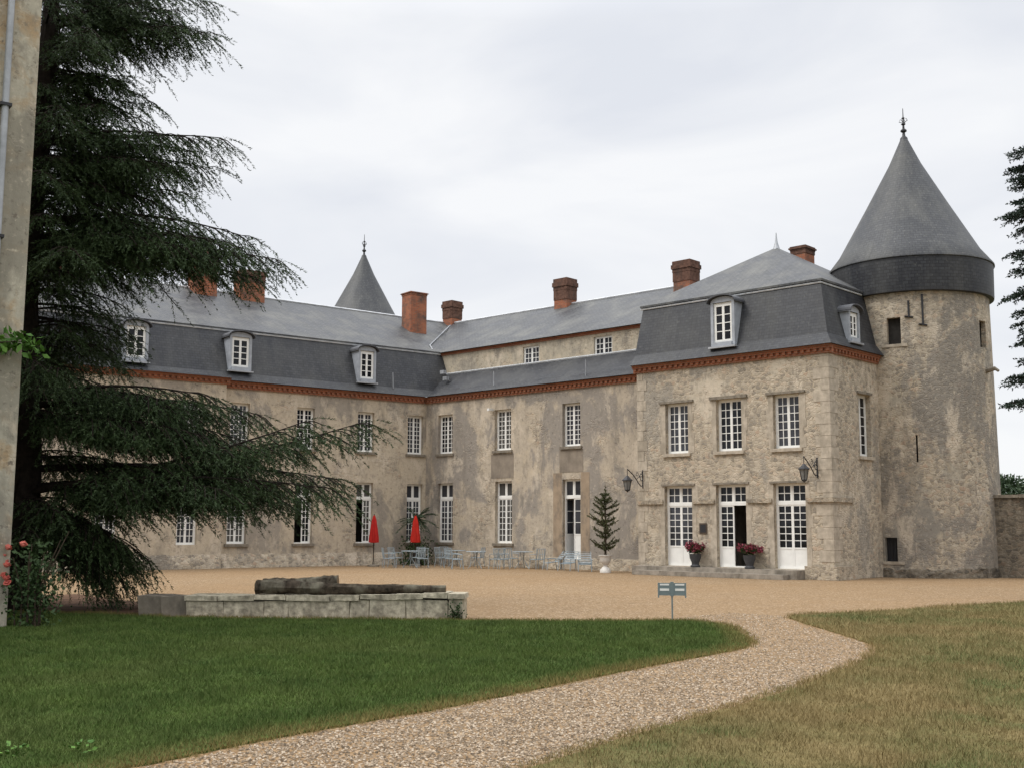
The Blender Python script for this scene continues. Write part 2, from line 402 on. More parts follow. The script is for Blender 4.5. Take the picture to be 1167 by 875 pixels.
def thing(name, label, cat, loc=(0, 0, 0), rotz=0, group=None):
    o = bpy.data.objects.new(name, None); COL.objects.link(o); o.empty_display_size = .3
    o.location = loc; o.rotation_euler = (0, 0, rotz); o['label'] = label; o['category'] = cat
    if group: o['group'] = group
    return o
def tag(o, label, cat, group=None, kind=None):
    if label: o['label'] = label
    if cat: o['category'] = cat
    if group: o['group'] = group
    if kind: o['kind'] = kind
    return o
def copy_tree(o, parent=None):
    c = o.copy(); COL.objects.link(c)
    if parent is not None: c.parent = parent
    for ch in list(o.children): copy_tree(ch, c)
    return c

def tri_mesh(name, V, F, mat, attrs=None, parent=None):
    """V (n,3), F (m,3 or 4) numpy"""
    me = bpy.data.meshes.new(name); k = F.shape[1]
    me.vertices.add(len(V)); me.vertices.foreach_set('co', V.astype(np.float32).ravel())
    me.loops.add(F.size); me.loops.foreach_set('vertex_index', F.astype(np.int32).ravel())
    me.polygons.add(len(F)); me.polygons.foreach_set('loop_start', (np.arange(len(F))*k).astype(np.int32))
    try: me.polygons.foreach_set('loop_total', np.full(len(F), k, np.int32))
    except Exception: pass
    for n, a in (attrs or {}).items():
        at = me.attributes.new(n, 'FLOAT', 'POINT'); at.data.foreach_set('value', a.astype(np.float32))
    me.materials.append(mat); me.update(); me.validate()
    o = bpy.data.objects.new(name, me); COL.objects.link(o)
    if parent is not None: o.parent = parent
    return o
def unit(a): return a/np.maximum(np.linalg.norm(a, axis=-1, keepdims=True), 1e-9)
def leaves(P, D, L, Wd, r=rng, flat=None):
    """one pointed quad (diamond) per leaf: base P, direction D, length L, width Wd"""
    n = len(P); D = unit(D)
    ref = r.normal(size=(n, 3)) if flat is None else np.broadcast_to(flat, (n, 3)) + r.normal(size=(n, 3))*.35
    side = unit(np.cross(D, ref)); nrm = np.cross(side, D)
    L = np.broadcast_to(L, n)[:, None]; Wd = np.broadcast_to(Wd, n)[:, None]
    V = np.stack([P, P+D*L*.45+side*Wd*.5+nrm*L*.06, P+D*L, P+D*L*.45-side*Wd*.5+nrm*L*.06], 1).reshape(-1, 3)
    F = np.arange(4*n).reshape(n, 4)
    rn = np.repeat(r.random(n), 4)
    return V, F, rn

# ------------------------------------------------------------------ ground
def smooth_poly(pts, n=6, jit=0., closed=False):
    out_ = []; N = len(pts)
    for i in range(N-1):
        p0 = Vector(pts[max(i-1, 0)]); p1 = Vector(pts[i]); p2 = Vector(pts[i+1]); p3 = Vector(pts[min(i+2, N-1)])
        for k in range(n):
            t = k/n
            q = .5*((2*p1)+(p2-p0)*t+(2*p0-5*p1+4*p2-p3)*t*t+(-p0+3*p1-3*p2+p3)*t**3)
            out_.append((q.x+random.uniform(-jit, jit), q.y+random.uniform(-jit, jit)))
    out_.append(tuple(pts[-1])); return out_
def sheet(name, poly, z0, z1, mat, kind='structure'):
    bm = bmesh.new()
    vs = [bm.verts.new((x, y, z1)) for x, y in poly]; f = bm.faces.new(vs)
    if f.normal.z < 0: f.normal_flip()
    if z1-z0 > .008:
        lo = [bm.verts.new((x, y, z0)) for x, y in poly]
        n = len(poly)
        for i in range(n): bm.faces.new((vs[i], vs[(i+1) % n], lo[(i+1) % n], lo[i]))
    bmesh.ops.triangulate(bm, faces=[f]); bmesh.ops.recalc_face_normals(bm, faces=bm.faces)
    me = bpy.data.meshes.new(name); bm.to_mesh(me); bm.free(); me.materials.append(mat)
    o = bpy.data.objects.new(name, me); COL.objects.link(o); o['kind'] = kind; return o
sheet('ground', [(2500*math.cos(a*PI/24), 2500*math.sin(a*PI/24)) for a in range(48)], 0, -.012, M['ground'])
sheet('gravel_courtyard', [(-60, -14), (22, -14), (22, 46), (-60, 46)], -.004, -.004, M['gravel'])

LL = [(-21.27,9.77),(-19.33,10.83),(-18.2,11.12),(-14.36,14.17),(-12.82,15.46),(-11.86,16.55),(-11.2,16.95),(-10.24,16.33),(-9.01,14.84),(-8.4,13.87),(-8.21,13.13),(-8.08,11.74),(-7.88,10.09),(-7.63,8.4),(-7.46,7.07),(-7.39,6.04),(-7.3,5.13),(-7.17,4.33),(-7.05,3.3),(-7.0,2.0)]
RR = [(22,34),(0,31),(-8.4,28.9),(-9.12,26.27),(-9.69,24.45),(-10.2,21.4),(-10.75,19.9),(-10.75,18.8),(-9.71,17.58),(-8.5,16.33),(-7.51,15.26),(-6.97,14.36),(-6.56,13.12),(-6.22,11.51),(-5.98,10.43),(-5.86,9.49),(-5.73,8.43),(-5.6,7.39),(-5.48,6.61),(-5.36,5.91),(-5.2,4.5),(-5.1,2.5)]
polyL = smooth_poly(LL, 10, .04)+[(-7, -12), (-30, -12), (-30, 8.6)]
polyR = smooth_poly(RR, 10, .04)+[(-5, -12), (22, -12)]
def inset(line, sgn, w):
    A = np.array(line); T = np.gradient(A, axis=0); T /= np.linalg.norm(T, axis=1, keepdims=True)
    return [tuple(p) for p in A+np.stack([-T[:, 1], T[:, 0]], 1)*sgn*(w+rng.uniform(-.02, .02, (len(A), 1)))]
sheet('lawn', inset(smooth_poly(LL, 10), -1, .10)+polyL[-3:], -.01, .014, M['lawn_green']); sheet('lawn', inset(smooth_poly(RR, 10), 1, .09)+polyR[-2:], -.01, .014, M['lawn_dry'])
sheet('flower_bed', smooth_poly([(-26, 9.6), (-21.6, 9.7), (-19.8, 10.45), (-18.6, 11.05), (-18.9, 11.9), (-20.3, 12.2), (-22.5, 12.5), (-26, 12.9)], 8, .03), -.01, .014, M['earth'])

def inpoly(P, poly):
    x, y = P[:, 0], P[:, 1]; c = np.zeros(len(P), bool); n = len(poly); j = n-1
    for i in range(n):
        xi, yi = poly[i]; xj, yj = poly[j]
        if yi != yj:
            m = ((yi > y) != (yj > y)) & (x < (xj-xi)*(y-yi)/(yj-yi)+xi); c ^= m
        j = i
    return c
def edge_dist(P, line):
    A = np.array(line[:-1]); Bq = np.array(line[1:]); d = np.full(len(P), 9.)
    for a, b in zip(A, Bq):
        ab = b-a; t = np.clip(((P-a)@ab)/(ab@ab+1e-9), 0, 1); d = np.minimum(d, np.linalg.norm(P-(a+t[:, None]*ab), axis=1))
    return d
CAM2 = np.array([0., 0.]); FW = np.array([f_.x, f_.y]); FW /= np.linalg.norm(FW); RT = np.array([r_.x, r_.y])
def in_view(P, margin=1.18):
    dz = P@FW; dx = P@RT; return (dz > 4.5) & (np.abs(dx) < dz*.449*margin+1.5)
def grass(name, poly, line, box, n, mat, hmul, dryk):
    x0, x1, y0, y1 = box
    # density falls with distance so that blades stay of similar size in view
    P = np.stack([rng.uniform(x0, x1, n), rng.uniform(y0, y1, n)], 1)
    d = np.linalg.norm(P, axis=1)
    keep = in_view(P) & (rng.random(n) < np.clip((9./np.maximum(d, 1))**1.5, 0.10, 1)); P = P[keep]
    P = P[inpoly(P+rng.normal(0, .035, P.shape), poly)]
    d = np.linalg.norm(P, axis=1); m = len(P)
    scl = np.clip((d/9)**.6, .8, 1.7)
    h = rng.uniform(.018, .048, m)*hmul*np.clip(scl, 1, 1.35); w = rng.uniform(.004, .008, m)*scl
    cl = sum(np.sin(P@np.array([math.cos(q), math.sin(q)])*f_q+q*3) for q, f_q in ((.3, 5.1), (1.2, 7.3), (2.1, 9.7), (2.8, 3.3), (.8, 12.1)))/5
    h *= 1+.55*cl
    ang = rng.uniform(0, 2*PI, m); lean = rng.normal(0, .5, (m, 2))*h[:, None]
    side = np.stack([np.cos(ang), np.sin(ang)], 1)*w[:, None]*.5
    z = np.full(m, .012)
    V = np.stack([np.c_[P-side, z], np.c_[P+side, z], np.c_[P+lean, z+h*1.15]], 1).reshape(-1, 3)
    F = np.arange(3*m).reshape(m, 3)
    ed = edge_dist(P, line)
    dry = np.clip((.48-ed)/.48, 0, 1)**.8*dryk*rng.uniform(.4, 1, m)
    o = tri_mesh(name, V, F, mat, {'rnd': np.repeat(rng.random(m), 3), 'dry': np.repeat(dry, 3)})
    return o
g1 = grass('grass', polyL, smooth_poly(LL, 3), (-24, -6.5, 2, 17.2), 1500000, M['blade_green'], .85, .9)
tag(g1, 'short green lawn grass between the gravel path and the low stone wall', 'grass', kind='stuff')
g2 = grass('grass', polyR, smooth_poly(RR, 3), (-11, 14, 3.5, 30), 2100000, M['blade_dry'], 1.0, .55)
tag(g2, 'patchy yellowing lawn grass to the right of the gravel path', 'grass', kind='stuff')

# loose pebbles on the path
n = 220000
P = np.stack([rng.uniform(-12, -4.5, n), rng.uniform(2, 19, n)], 1); d = np.linalg.norm(P, axis=1)
P = P[in_view(P) & (rng.random(n) < np.clip((9./d)**1.6, 0, 1))]
P = P[~inpoly(P, polyL) & ~inpoly(P, polyR)]; m = len(P)
oc = np.array([(1,0,0),(0,1,0),(-1,0,0),(0,-1,0),(0,0,1)], float)
sz = rng.uniform(.006, .015, m)[:, None, None]*np.array([1, 1, .7]); aa = rng.uniform(0, 2*PI, m)
jit = 1+rng.normal(0, .25, (m, 5, 3))
Vq = oc[None]*jit*sz; ca, sa = np.cos(aa)[:, None], np.sin(aa)[:, None]
Vq = np.stack([Vq[..., 0]*ca-Vq[..., 1]*sa, Vq[..., 0]*sa+Vq[..., 1]*ca, Vq[..., 2]], -1)
Vq[..., 0] += P[:, 0:1]; Vq[..., 1] += P[:, 1:2]
Fq = (np.array([(0,1,4),(1,2,4),(2,3,4),(3,0,4)])[None]+(np.arange(m)*5)[:, None, None]).reshape(-1, 3)
tag(tri_mesh('pebbles', Vq.reshape(-1, 3), Fq, M['pebble'], {'rnd': np.repeat(rng.random(m), 5)}),
    'loose tan pebbles covering the curving gravel path', 'pebbles', kind='stuff')

# ------------------------------------------------------------------ building helpers
def panel(mb, fn, us, vs, holes, d):
    U = sorted(set([round(u, 4) for u in us]+[round(h[k], 4) for h in holes for k in (0, 1)]))
    Vv = sorted(set([round(v, 4) for v in vs]+[round(h[k], 4) for h in holes for k in (2, 3)]))
    for i in range(len(U)-1):
        for j in range(len(Vv)-1):
            um, vm = (U[i]+U[i+1])/2, (Vv[j]+Vv[j+1])/2
            if any(h[0] < um < h[1] and h[2] < vm < h[3] for h in holes): continue
            mb.face([fn(U[i], Vv[j], 0), fn(U[i+1], Vv[j], 0), fn(U[i+1], Vv[j+1], 0), fn(U[i], Vv[j+1], 0)])
    for (a, b, c, e) in holes:
        mb.face([fn(a, c, 0), fn(a, c, d), fn(b, c, d), fn(b, c, 0)][::-1])
        mb.face([fn(a, e, 0), fn(b, e, 0), fn(b, e, d), fn(a, e, d)][::-1])
        mb.face([fn(a, c, 0), fn(a, e, 0), fn(a, e, d), fn(a, c, d)][::-1])
        mb.face([fn(b, c, 0), fn(b, c, d), fn(b, e, d), fn(b, e, 0)][::-1])
def front(y): return lambda u, v, d: (u, y+d, v)
def sideR(x): return lambda u, v, d: (x-d, u, v)         # a face looking to +x, u runs into the building

REV = .17
def leaf_(fb, gb, x0, x1, z0, z1, cols, rows, hp=0., y=0., mat=None, fr=.044, mu=.024):
    t = .045
    def b(a0, a1, c0, c1, yy0=None, yy1=None): fb.box((a0, y if yy0 is None else yy0, c0), (a1, y+t if yy1 is None else yy1, c1), mat)
    b(x0, x0+fr, z0, z1); b(x1-fr, x1, z0, z1); b(x0+fr, x1-fr, z0, z0+fr); b(x0+fr, x1-fr, z1-fr, z1)
    zb = z0+fr
    if hp > 0:
        b(x0+fr, x1-fr, z0+fr, z0+hp-.05, y+.012, y+t-.01); b(x0+fr, x1-fr, z0+hp-.05, z0+hp); zb = z0+hp
    w = x1-x0-2*fr
    for i in range(1, cols):
        xc = x0+fr+w*i/cols; b(xc-mu/2, xc+mu/2, zb, z1-fr, y+.004, y+t-.006)
    for j in range(1, rows):
        zc = zb+(z1-fr-zb)*j/rows; b(x0+fr, x1-fr, zc-mu/2, zc+mu/2, y+.007, y+t-.009)
    gb.box((x0+fr-.005, y+.02, zb-.005), (x1-fr+.005, y+.026, z1-fr+.005), mat)
_wc = {}
def window(parent, xc, z0, w, h, cols=2, rows=6, transom=0., tcols=1, trows=1, hp=0., open_leaf=None, sill=True, lintel=None, y=REV, name='window', paint='white', rotz=0, fnloc=None, ofr=.05, stone='dressed'):
    key = (round(w, 2), round(h, 2), cols, rows, transom, tcols, trows, hp, open_leaf, paint, name, ofr)
    loc = (xc, y, z0) if fnloc is None else fnloc(xc, y, z0)
    if key in _wc:
        src, gsrc = _wc[key]; o = src.copy(); COL.objects.link(o); g = gsrc.copy(); COL.objects.link(g)
    else:
        fb, gb = MB(), MB(); t = .07
        fb.box((-w/2, -.01, 0), (-w/2+ofr, t, h)); fb.box((w/2-ofr, -.01, 0), (w/2, t, h))
        fb.box((-w/2+ofr, -.01, h-ofr), (w/2-ofr, t, h)); fb.box((-w/2+ofr, -.02, 0), (w/2-ofr, t, ofr))
        x0, x1, zt = -w/2+ofr, w/2-ofr, h-ofr
        if transom > 0:
            zt = h-transom
            fb.box((x0, -.015, zt-.05), (x1, t, zt+.05))
            leaf_(fb, gb, x0, -.025, zt+.05, h-ofr, tcols, trows, fr=.035); leaf_(fb, gb, .025, x1, zt+.05, h-ofr, tcols, trows, fr=.035)
            fb.box((-.025, -.008, zt+.05), (.025, t, h-ofr)); zt -= .05
        for sd, (a, b) in (('left', (x0, -.001)), ('right', (.001, x1))):
            if open_leaf == sd:
                hx = a if sd == 'left' else b
                mtx = Matrix.Translation((hx, .02, 0)) @ Matrix.Rotation(R(82 if sd == 'left' else -82), 4, 'Z') @ Matrix.Translation((-hx, 0, 0))
                leaf_(fb, gb, a, b, ofr, zt, cols, rows, hp, 0, mtx)
            else: leaf_(fb, gb, a, b, ofr, zt, cols, rows, hp)
        o = fb.build(name, M[paint]); g = gb.build('pane', M['glass']); _wc[key] = (o, g)
    o.parent = parent; o.location = loc; o.rotation_euler = (0, 0, rotz); g.parent = o
    g.material_slots[0].link = 'OBJECT'; g.material_slots[0].material = M[random.choice(('glass', 'glass', 'glass', 'glass_b', 'glass_b', 'glass_c'))]
    if open_leaf: o['label'] = 'white %s with one leaf standing open' % name
    if sill:
        s = MB(); s.box((-w/2-.10, -y-.075, -.11), (w/2+.10, -.022, -.004)); s.build('sill', M[stone], o)
    if lintel:
        s = MB(); hh, ex, pr = lintel
        s.box((-w/2-ex, -y-pr, h+.003), (w/2+ex, -y+.02, h+hh)); s.build('lintel', M['stone_dark'], o)
    return o

def cornice(mb, fn, u0, u1, z, h, out=.17, step=.22):
    """stepped brick band: string, dentil course, two oversailing courses. fn(u, out, z)"""
    def bx(a, b, o0, o1, z0, z1):
        P = [fn(a, o0, z0), fn(b, o0, z0), fn(b, o1, z0), fn(a, o1, z0), fn(a, o0, z1), fn(b, o0, z1), fn(b, o1, z1), fn(a, o1, z1)]
        for q in ((0,1,5,4),(1,2,6,5),(2,3,7,6),(3,0,4,7),(4,5,6,7),(3,2,1,0)): mb.face([P[k] for k in q])
    bx(u0, u1, -.02, out*.38, z, z+h*.24)
    bx(u0, u1, -.02, out*.30, z+h*.24, z+h*.58)
    n = int((u1-u0)/step)
    for i in range(n):
        a = u0+(i+.2)*(u1-u0)/n; bx(a, a+step*.52, out*.3, out*.72, z+h*.24, z+h*.58)
    bx(u0, u1, -.02, out*.8, z+h*.58, z+h*.8); bx(u0, u1, -.02, out, z+h*.8, z+h)

def chimney(parent, x0, x1, y0, y1, zb, zt, pots=2, cap='brick_cap', capf=.36, body='brick_chim'):
    b = MB(); zc = zt-(zt-zb)*capf*.6
    b.box((x0, y0, zb), (x1, y1, zc)); o = b.build('chimney', M[body], parent)
    c = MB(); hh = zt-zc; e = .032
    c.box((x0-.02, y0-.02, zc), (x1+.02, y1+.02, zc+hh*.45)); c.box((x0-e, y0-e, zc+hh*.45), (x1+e, y1+e, zc+hh*.62))
    c.box((x0-e*2.2, y0-e*2.2, zc+hh*.62), (x1+e*2.2, y1+e*2.2, zc+hh*.82)); c.box((x0-e, y0-e, zc+hh*.82), (x1+e, y1+e, zt))
    c.build('chimney_cap', M[cap], o)
    return o

def dormer(parent, xc, z0, w, h, y0, depth, mtx=None, wz=.22, rows=4, cols=1):
    """arched dormer: jambs, arched front, curved zinc roof and a white casement"""
    mtx = mtx or Matrix()
    jw = .10; W2 = w/2+jw; zt = z0+h; rise = .18
    def T(p): return mtx @ Vector(p)
    b = MB()
    def bx(lo, hi): b.box(lo, hi, mtx)
    bx((xc-W2, y0, z0-.12), (xc-w/2, y0+.14, zt)); bx((xc+w/2, y0, z0-.12), (xc+W2, y0+.14, zt))
    bx((xc-w/2, y0-.05, z0-.14), (xc+w/2, y0+.14, z0))
    N = 10
    arc = [(xc+W2*math.cos(PI*(1-k/N)*1.0), zt+.02+rise*math.sin(PI*k/N)) for k in range(N+1)]
    prof = [(xc-W2, zt)]+arc[1:-1]+[(xc+W2, zt)]
    b.face([T((u, y0, v)) for u, v in reversed(prof)])
    for k in range(len(prof)-1):
        (u0, v0), (u1, v1) = prof[k], prof[k+1]
        b.face([T((u0, y0, v0)), T((u1, y0, v1)), T((u1, y0+depth, v1)), T((u0, y0+depth, v0))])
    for sx in (-1, 1):
        bx((min(xc+sx*W2, xc+sx*(W2-.04)), y0+.14, z0-.12), (max(xc+sx*W2, xc+sx*(W2-.04)), y0+depth, zt))
    o = b.build('dormer', M['greypaint'], parent)
    rf = MB(); e = .09
    arc2 = [(xc+(W2+e)*math.cos(PI*(1-k/N)), zt+.03+(rise+.06)*math.sin(PI*k/N)) for k in range(N+1)]
    arc3 = [(u, v-.045) for u, v in arc2]
    for k in range(N):
        (a0, c0), (a1, c1) = arc2[k], arc2[k+1]; (e0, g0), (e1, g1) = arc3[k], arc3[k+1]
        rf.face([T((a0, y0-.13, c0)), T((a1, y0-.13, c1)), T((a1, y0+depth, c1)), T((a0, y0+depth, c0))])
        rf.face([T((e0, y0-.13, g0)), T((e1, y0-.13, g1)), T((a1, y0-.13, c1)), T((a0, y0-.13, c0))])
        rf.face([T((e0, y0-.13, g0)), T((e0, y0+depth, g0)), T((e1, y0+depth, g1)), T((e1, y0-.13, g1))])
    rf.build('dormer_roof', M['zinc_dark'], o)
    # zinc apron under the sill
    ap = MB(); ap.box((xc-W2-.06, y0-.10, z0-.2), (xc+W2+.06, y0+.05, z0-.14), mtx); ap.build('apron', M['zinc'], o)
    fb, gb = MB(), MB(); yy = y0+.06; fr = .05
    for lo, hi in (((xc-w/2, yy, z0), (xc-w/2+fr, yy+.05, zt)), ((xc+w/2-fr, yy, z0), (xc+w/2, yy+.05, zt)), ((xc-w/2+fr, yy, z0), (xc+w/2-fr, yy+.05, z0+fr)), ((xc-w/2+fr, yy, zt-.09), (xc+w/2-fr, yy+.05, zt))):
        fb.box(lo, hi, mtx)
    leaf_(fb, gb, xc-w/2+fr, xc-.001, z0+fr, zt-.09, cols, rows, y=yy-.005, mat=mtx, fr=.045, mu=.028)
    leaf_(fb, gb, xc+.001, xc+w/2-fr, z0+fr, zt-.09, cols, rows, y=yy-.005, mat=mtx, fr=.045, mu=.028)
    fb.build('window', M['white'], o); gb.build('pane', M['glass'], o)
    return o
def strip(parent, pts, w=.05, h=.05, mat='zinc_pale', name='roof_flashing'):
    b = MB(); b.tube(pts, w, 5); return b.build(name, M[mat], parent)

def quoins(parent, x, z0, z1, y=0., sides=('f', 's'), wid=(.55, .34), bh=.36):
    b = MB(); z = z0; k = 0
    while z < z1-.05:
        w1, w2 = (wid[0], wid[1]) if k % 2 == 0 else (wid[1], wid[0]); zt = min(z+bh, z1)
        w1 += random.uniform(-.05, .05); w2 += random.uniform(-.05, .05)
        if 's' in sides: b.box((x-w1, y-.014, z+.006), (x+.014, y+w2, zt-.006))
        else: b.box((x, y-.014, z+.006), (x+w1, y+.05, zt-.006))
        z = zt; k += 1
    return b.build('quoin', M['dressed'], parent)

# ------------------------------------------------------------------ entrance pavilion
PX, PY = -24.66, 33.076
pav = thing('entrance_pavilion', 'projecting stone pavilion with three tall French doors under a pyramid slate roof', 'pavilion', (PX, PY, 0))
PW, PD, PH = 7.54, 8.6, 7.13
upx = [(1.23, 2.18), (3.33, 4.32), (5.52, 6.46)]; dox = [(1.15, 2.30), (3.27, 4.43), (5.46, 6.61)]
mb = MB()
holes = [(a, b, 4.17, 5.93) for a, b in upx]+[(a, b, .30, 3.04) for a, b in dox]
panel(mb, front(0), (0, PW), (0, PH), holes, .30)
panel(mb, sideR(PW), (0, PD), (0, PH), [(1.98, 2.82, 3.95, 6.0)], .30)
mb.face([(0, PD, 0), (0, 0, 0), (0, 0, PH), (0, PD, PH)]); mb.face([(PW, PD, 0), (0, PD, 0), (0, PD, PH), (PW, PD, PH)])
mb.build('wall', M['render_pav'], pav)
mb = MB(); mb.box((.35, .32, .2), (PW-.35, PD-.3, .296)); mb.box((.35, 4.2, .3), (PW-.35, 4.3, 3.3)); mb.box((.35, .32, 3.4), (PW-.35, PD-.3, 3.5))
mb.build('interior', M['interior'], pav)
for i, (a, b) in enumerate(upx):
    window(pav, (a+b)/2, 4.17, b-a, 1.76, 2, 6, lintel=(.10 if i == 1 else .08, .24, .07))
for i, (a, b) in enumerate(dox):
    window(pav, (a+b)/2, .30, b-a, 2.74, 2, 6, transom=.64, tcols=2, trows=2, hp=.64, open_leaf='right' if i == 1 else None, sill=False, lintel=(.07, .12, .05), name='french_door', ofr=.045)
window(pav, 2.4, 3.95, .84, 2.05, 1, 6, fnloc=lambda x, y, z: (PW-y, x, z), rotz=PI/2, paint='white_old', lintel=(.08, .1, .06))
# side window surround, string course, corner stones
for a, b in ((-.03, 1.10), (2.35, 3.22), (4.48, 5.41), (6.66, PW-.6)):
    mb = MB(); mb.box((a, -.075, 2.42), (b, .02, 2.56)); mb.build('string_course', M['rubble'], pav)
mb = MB(); mb.box((PW-.6, -.085, 2.42), (PW+.075, .02, 2.56)); mb.box((PW-.02, .02, 2.42), (PW+.075, 1.35, 2.56)); mb.build('string_course', M['rubble'], pav)
for i, (a, b) in enumerate(upx+dox):
    z0, z1 = (4.17, 5.93) if i < 3 else (.3, 3.04)
    w = .17
    for q in (-1, 1):
        s = MB(); x = a if q < 0 else b; z = z0
        while z < z1-.05:
            zt = min(z+random.uniform(.26, .42), z1); ww = w+random.choice((0, .07))+random.uniform(-.02, .02)
            s.box((min(x, x+q*ww), -.010, z), (max(x, x+q*ww), .004, zt)); z = zt
        s.build('stone_surround', M['dressed'], pav)
quoins(pav, PW, .55, PH-.02); quoins(pav, 0, 0.0, PH-.02, sides=('f',), wid=(.42, .28))
# plinth at the corner and the doorstep
mb = MB(); mb.box((PW-.95, -.16, 0), (PW+.16, -.015, .42)); mb.box((PW+.015, -.014, 0), (PW+.16, 1.2, .42)); mb.build('plinth', M['rubble'], pav)
mb = MB(); mb.box((.15, -.62, 0), (6.58, -.002, .285)); mb.box((.45, -1.0, 0), (6.3, -.622, .15)); mb.build('doorstep', M['step'], pav)
# brick cornice
mb = MB(); cz, ch = 7.12, .27
cornice(mb, lambda u, o, z: (u, -o, z), -.12, PW+.17, cz, ch); cornice(mb, lambda u, o, z: (PW+o, u, z), .02, 3.45, cz, ch)
mb.build('cornice', M['brick'], pav)
# mansard: steep lower slope with a flared foot, then a shallow pyramid
zb, zk, zm = 7.39, 7.78, 9.62
mb = MB()
f0, f1, f2 = -.28, .03, .52                     # front offsets of foot, knee, break
s0, s1, s2 = PW+.26, PW-.02, PW-.46             # right side
bk = PD
def slope(a, b, c, d): mb.face([a, b, c, d])
slope((-.14, f0, zb), (s0, f0, zb), (s1, f1, zk), (-.10, f1, zk)); slope((-.10, f1, zk), (s1, f1, zk), (s2, f2, zm), (-.06, f2, zm))
slope((s0, f0, zb), (s0, bk, zb), (s1, bk, zk), (s1, f1, zk)); slope((s1, f1, zk), (s1, bk, zk), (s2, bk, zm), (s2, f2, zm))
slope((-.14, bk, zb), (-.14, f0, zb), (-.10, f1, zk), (-.10, bk, zk)); slope((-.10, bk, zk), (-.10, f1, zk), (-.06, f2, zm), (-.06, bk, zm))
mb.face([(-.14, f0, zb), (-.14, bk, zb), (s0, bk, zb), (s0, f0, zb)])
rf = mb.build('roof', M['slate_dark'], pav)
mb = MB(); e = .09; zz = zm+.05; AP = (3.52, 4.0, 11.95)
c0, c1, c2, c3 = (-.06-e, f2-e, zz), (s2+e, f2-e, zz), (s2+e, bk, zz), (-.06-e, bk, zz)
for a, b in ((c0, c1), (c1, c2), (c2, c3), (c3, c0)): mb.face([a, b, AP])
for a, b in ((c0, c1), (c1, c2), (c3, c0)):
    mb.face([(a[0], a[1], zz-.07), (b[0], b[1], zz-.07), b, a])
mb.face([(p[0], p[1], zz-.07) for p in (c3, c2, c1, c0)])
mb.build('upper_roof', M['slate_light'], pav)
strip(pav, [(c0[0], c0[1]+.05, zz-.12), (c1[0]-.05, c1[1]+.05, zz-.12), (c2[0]-.05, 4.9, zz-.12)], .035)
mb = MB(); mb.lathe([(.0, 11.75), (.16, 11.78), (.10, 11.98), (.05, 12.15), (.015, 12.5), (0, 12.52)], 10, (AP[0], AP[1], 0)); mb.build('finial', M['zinc'], pav, smooth=True)
dormer(pav, 3.73, 7.86, .74, 1.38, -.12, .95)
mt = Matrix.Translation((PW-.02, 0, 0)) @ Matrix.Rotation(PI/2, 4, 'Z')
dormer(pav, 1.66, 7.78, .56, .86, -.14, .7, mt, rows=3)
chimney(pav, 3.5, 4.1, 5.1, 5.8, 10.8, 12.16)

# ------------------------------------------------------------------ wing in the middle (attic with small windows)
BX, BY = -37.064, 34.187
wb = thing('chateau_wing', 'stained beige wing with two small attic windows, between pavilion and inner corner', 'wing', (BX, BY, 0))
BL = 15.5; BH = 7.02
up = [(.76, 1.66), (4.19, 5.12), (7.90, 8.81)]
holes = [(a, b, 4.75, 6.44) for a, b in up]+[(.78, 1.72, .95, 3.47), (4.24, 5.19, .95, 3.47), (7.89, 8.81, .36, 3.47)]
mb = MB(); panel(mb, front(0), (-5, BL), (0, BH), holes, .30)
mb.face([(BL, 10.8, 0), (-5, 10.8, 0), (-5, 10.8, 7.3), (BL, 10.8, 7.3)])
mb.face([(BL, 0, 0), (BL, 10.8, 0), (BL, 10.8, 7.3), (BL, 0, 7.3)]); mb.face([(BL, 0, 7.3), (BL, 10.8, 7.3), (BL, 5.4, 11.7)])
mb.build('wall', M['render_mid'], wb)
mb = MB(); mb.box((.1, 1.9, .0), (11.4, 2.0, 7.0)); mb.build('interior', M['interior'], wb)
for a, b in up: window(wb, (a+b)/2, 4.75, b-a, 1.69, 2, 8, sill=True, stone='stone_dark', ofr=.045)
for a, b in ((.78, 1.72), (4.24, 5.19)): window(wb, (a+b)/2, .95, b-a, 2.52, 2, 7, transom=.66, stone='stone_dark', ofr=.045)
window(wb, 8.35, .36, .92, 3.11, 1, 3, transom=.70, hp=.95, open_leaf='left', sill=False, name='french_door', ofr=.045)
# flush plaster surrounds of the tall door and cement panels below the upper windows
for a, b, z0, z1, m_ in ((4.0, 5.28, 3.6, 4.60, 'cement'), (7.75, 8.95, 3.735, 4.62, 'cement'), (7.42, 7.86, .02, 3.72, 'pinkish'), (8.84, 9.26, .02, 3.72, 'pinkish')):
    if m_ not in M: M[m_] = mat_simple(m_, (.255, .215, .17) if m_ == 'cement' else (.33, .255, .18), .95, .1, .25, 2.5, 0, (.16, .135, .11), .3)
    s = MB(); s.box((a, -.008, z0), (b, .004, z1)); s.build('plaster_panel', M[m_], wb)
for a, b in ((-.1, 7.84), (8.86, 12.4)):
    mb = MB(); xs = np.linspace(a, b, max(4, int((b-a)/.3))); zs = [0, .15, .3, .42]
    grid = [[(x, -.08+.06*z/.42-abs(random.gauss(0, .015))*(z < .4), z+random.gauss(0, .02)*(0 < z)) for z in zs] for x in xs]
    for i in range(len(grid)-1):
        for j in range(3): mb.face([grid[i][j], grid[i+1][j], grid[i+1][j+1], grid[i][j+1]])
        mb.face([grid[i][3], grid[i+1][3], (grid[i+1][3][0], .03, .46), (grid[i][3][0], .03, .46)])
    mb.build('plinth', M['rubble'], wb)
mb = MB(); cornice(mb, lambda u, o, z: (u, -o, z), -.12, 12.3, 6.99, .29); mb.build('cornice', M['brick'], wb)
mb = MB()
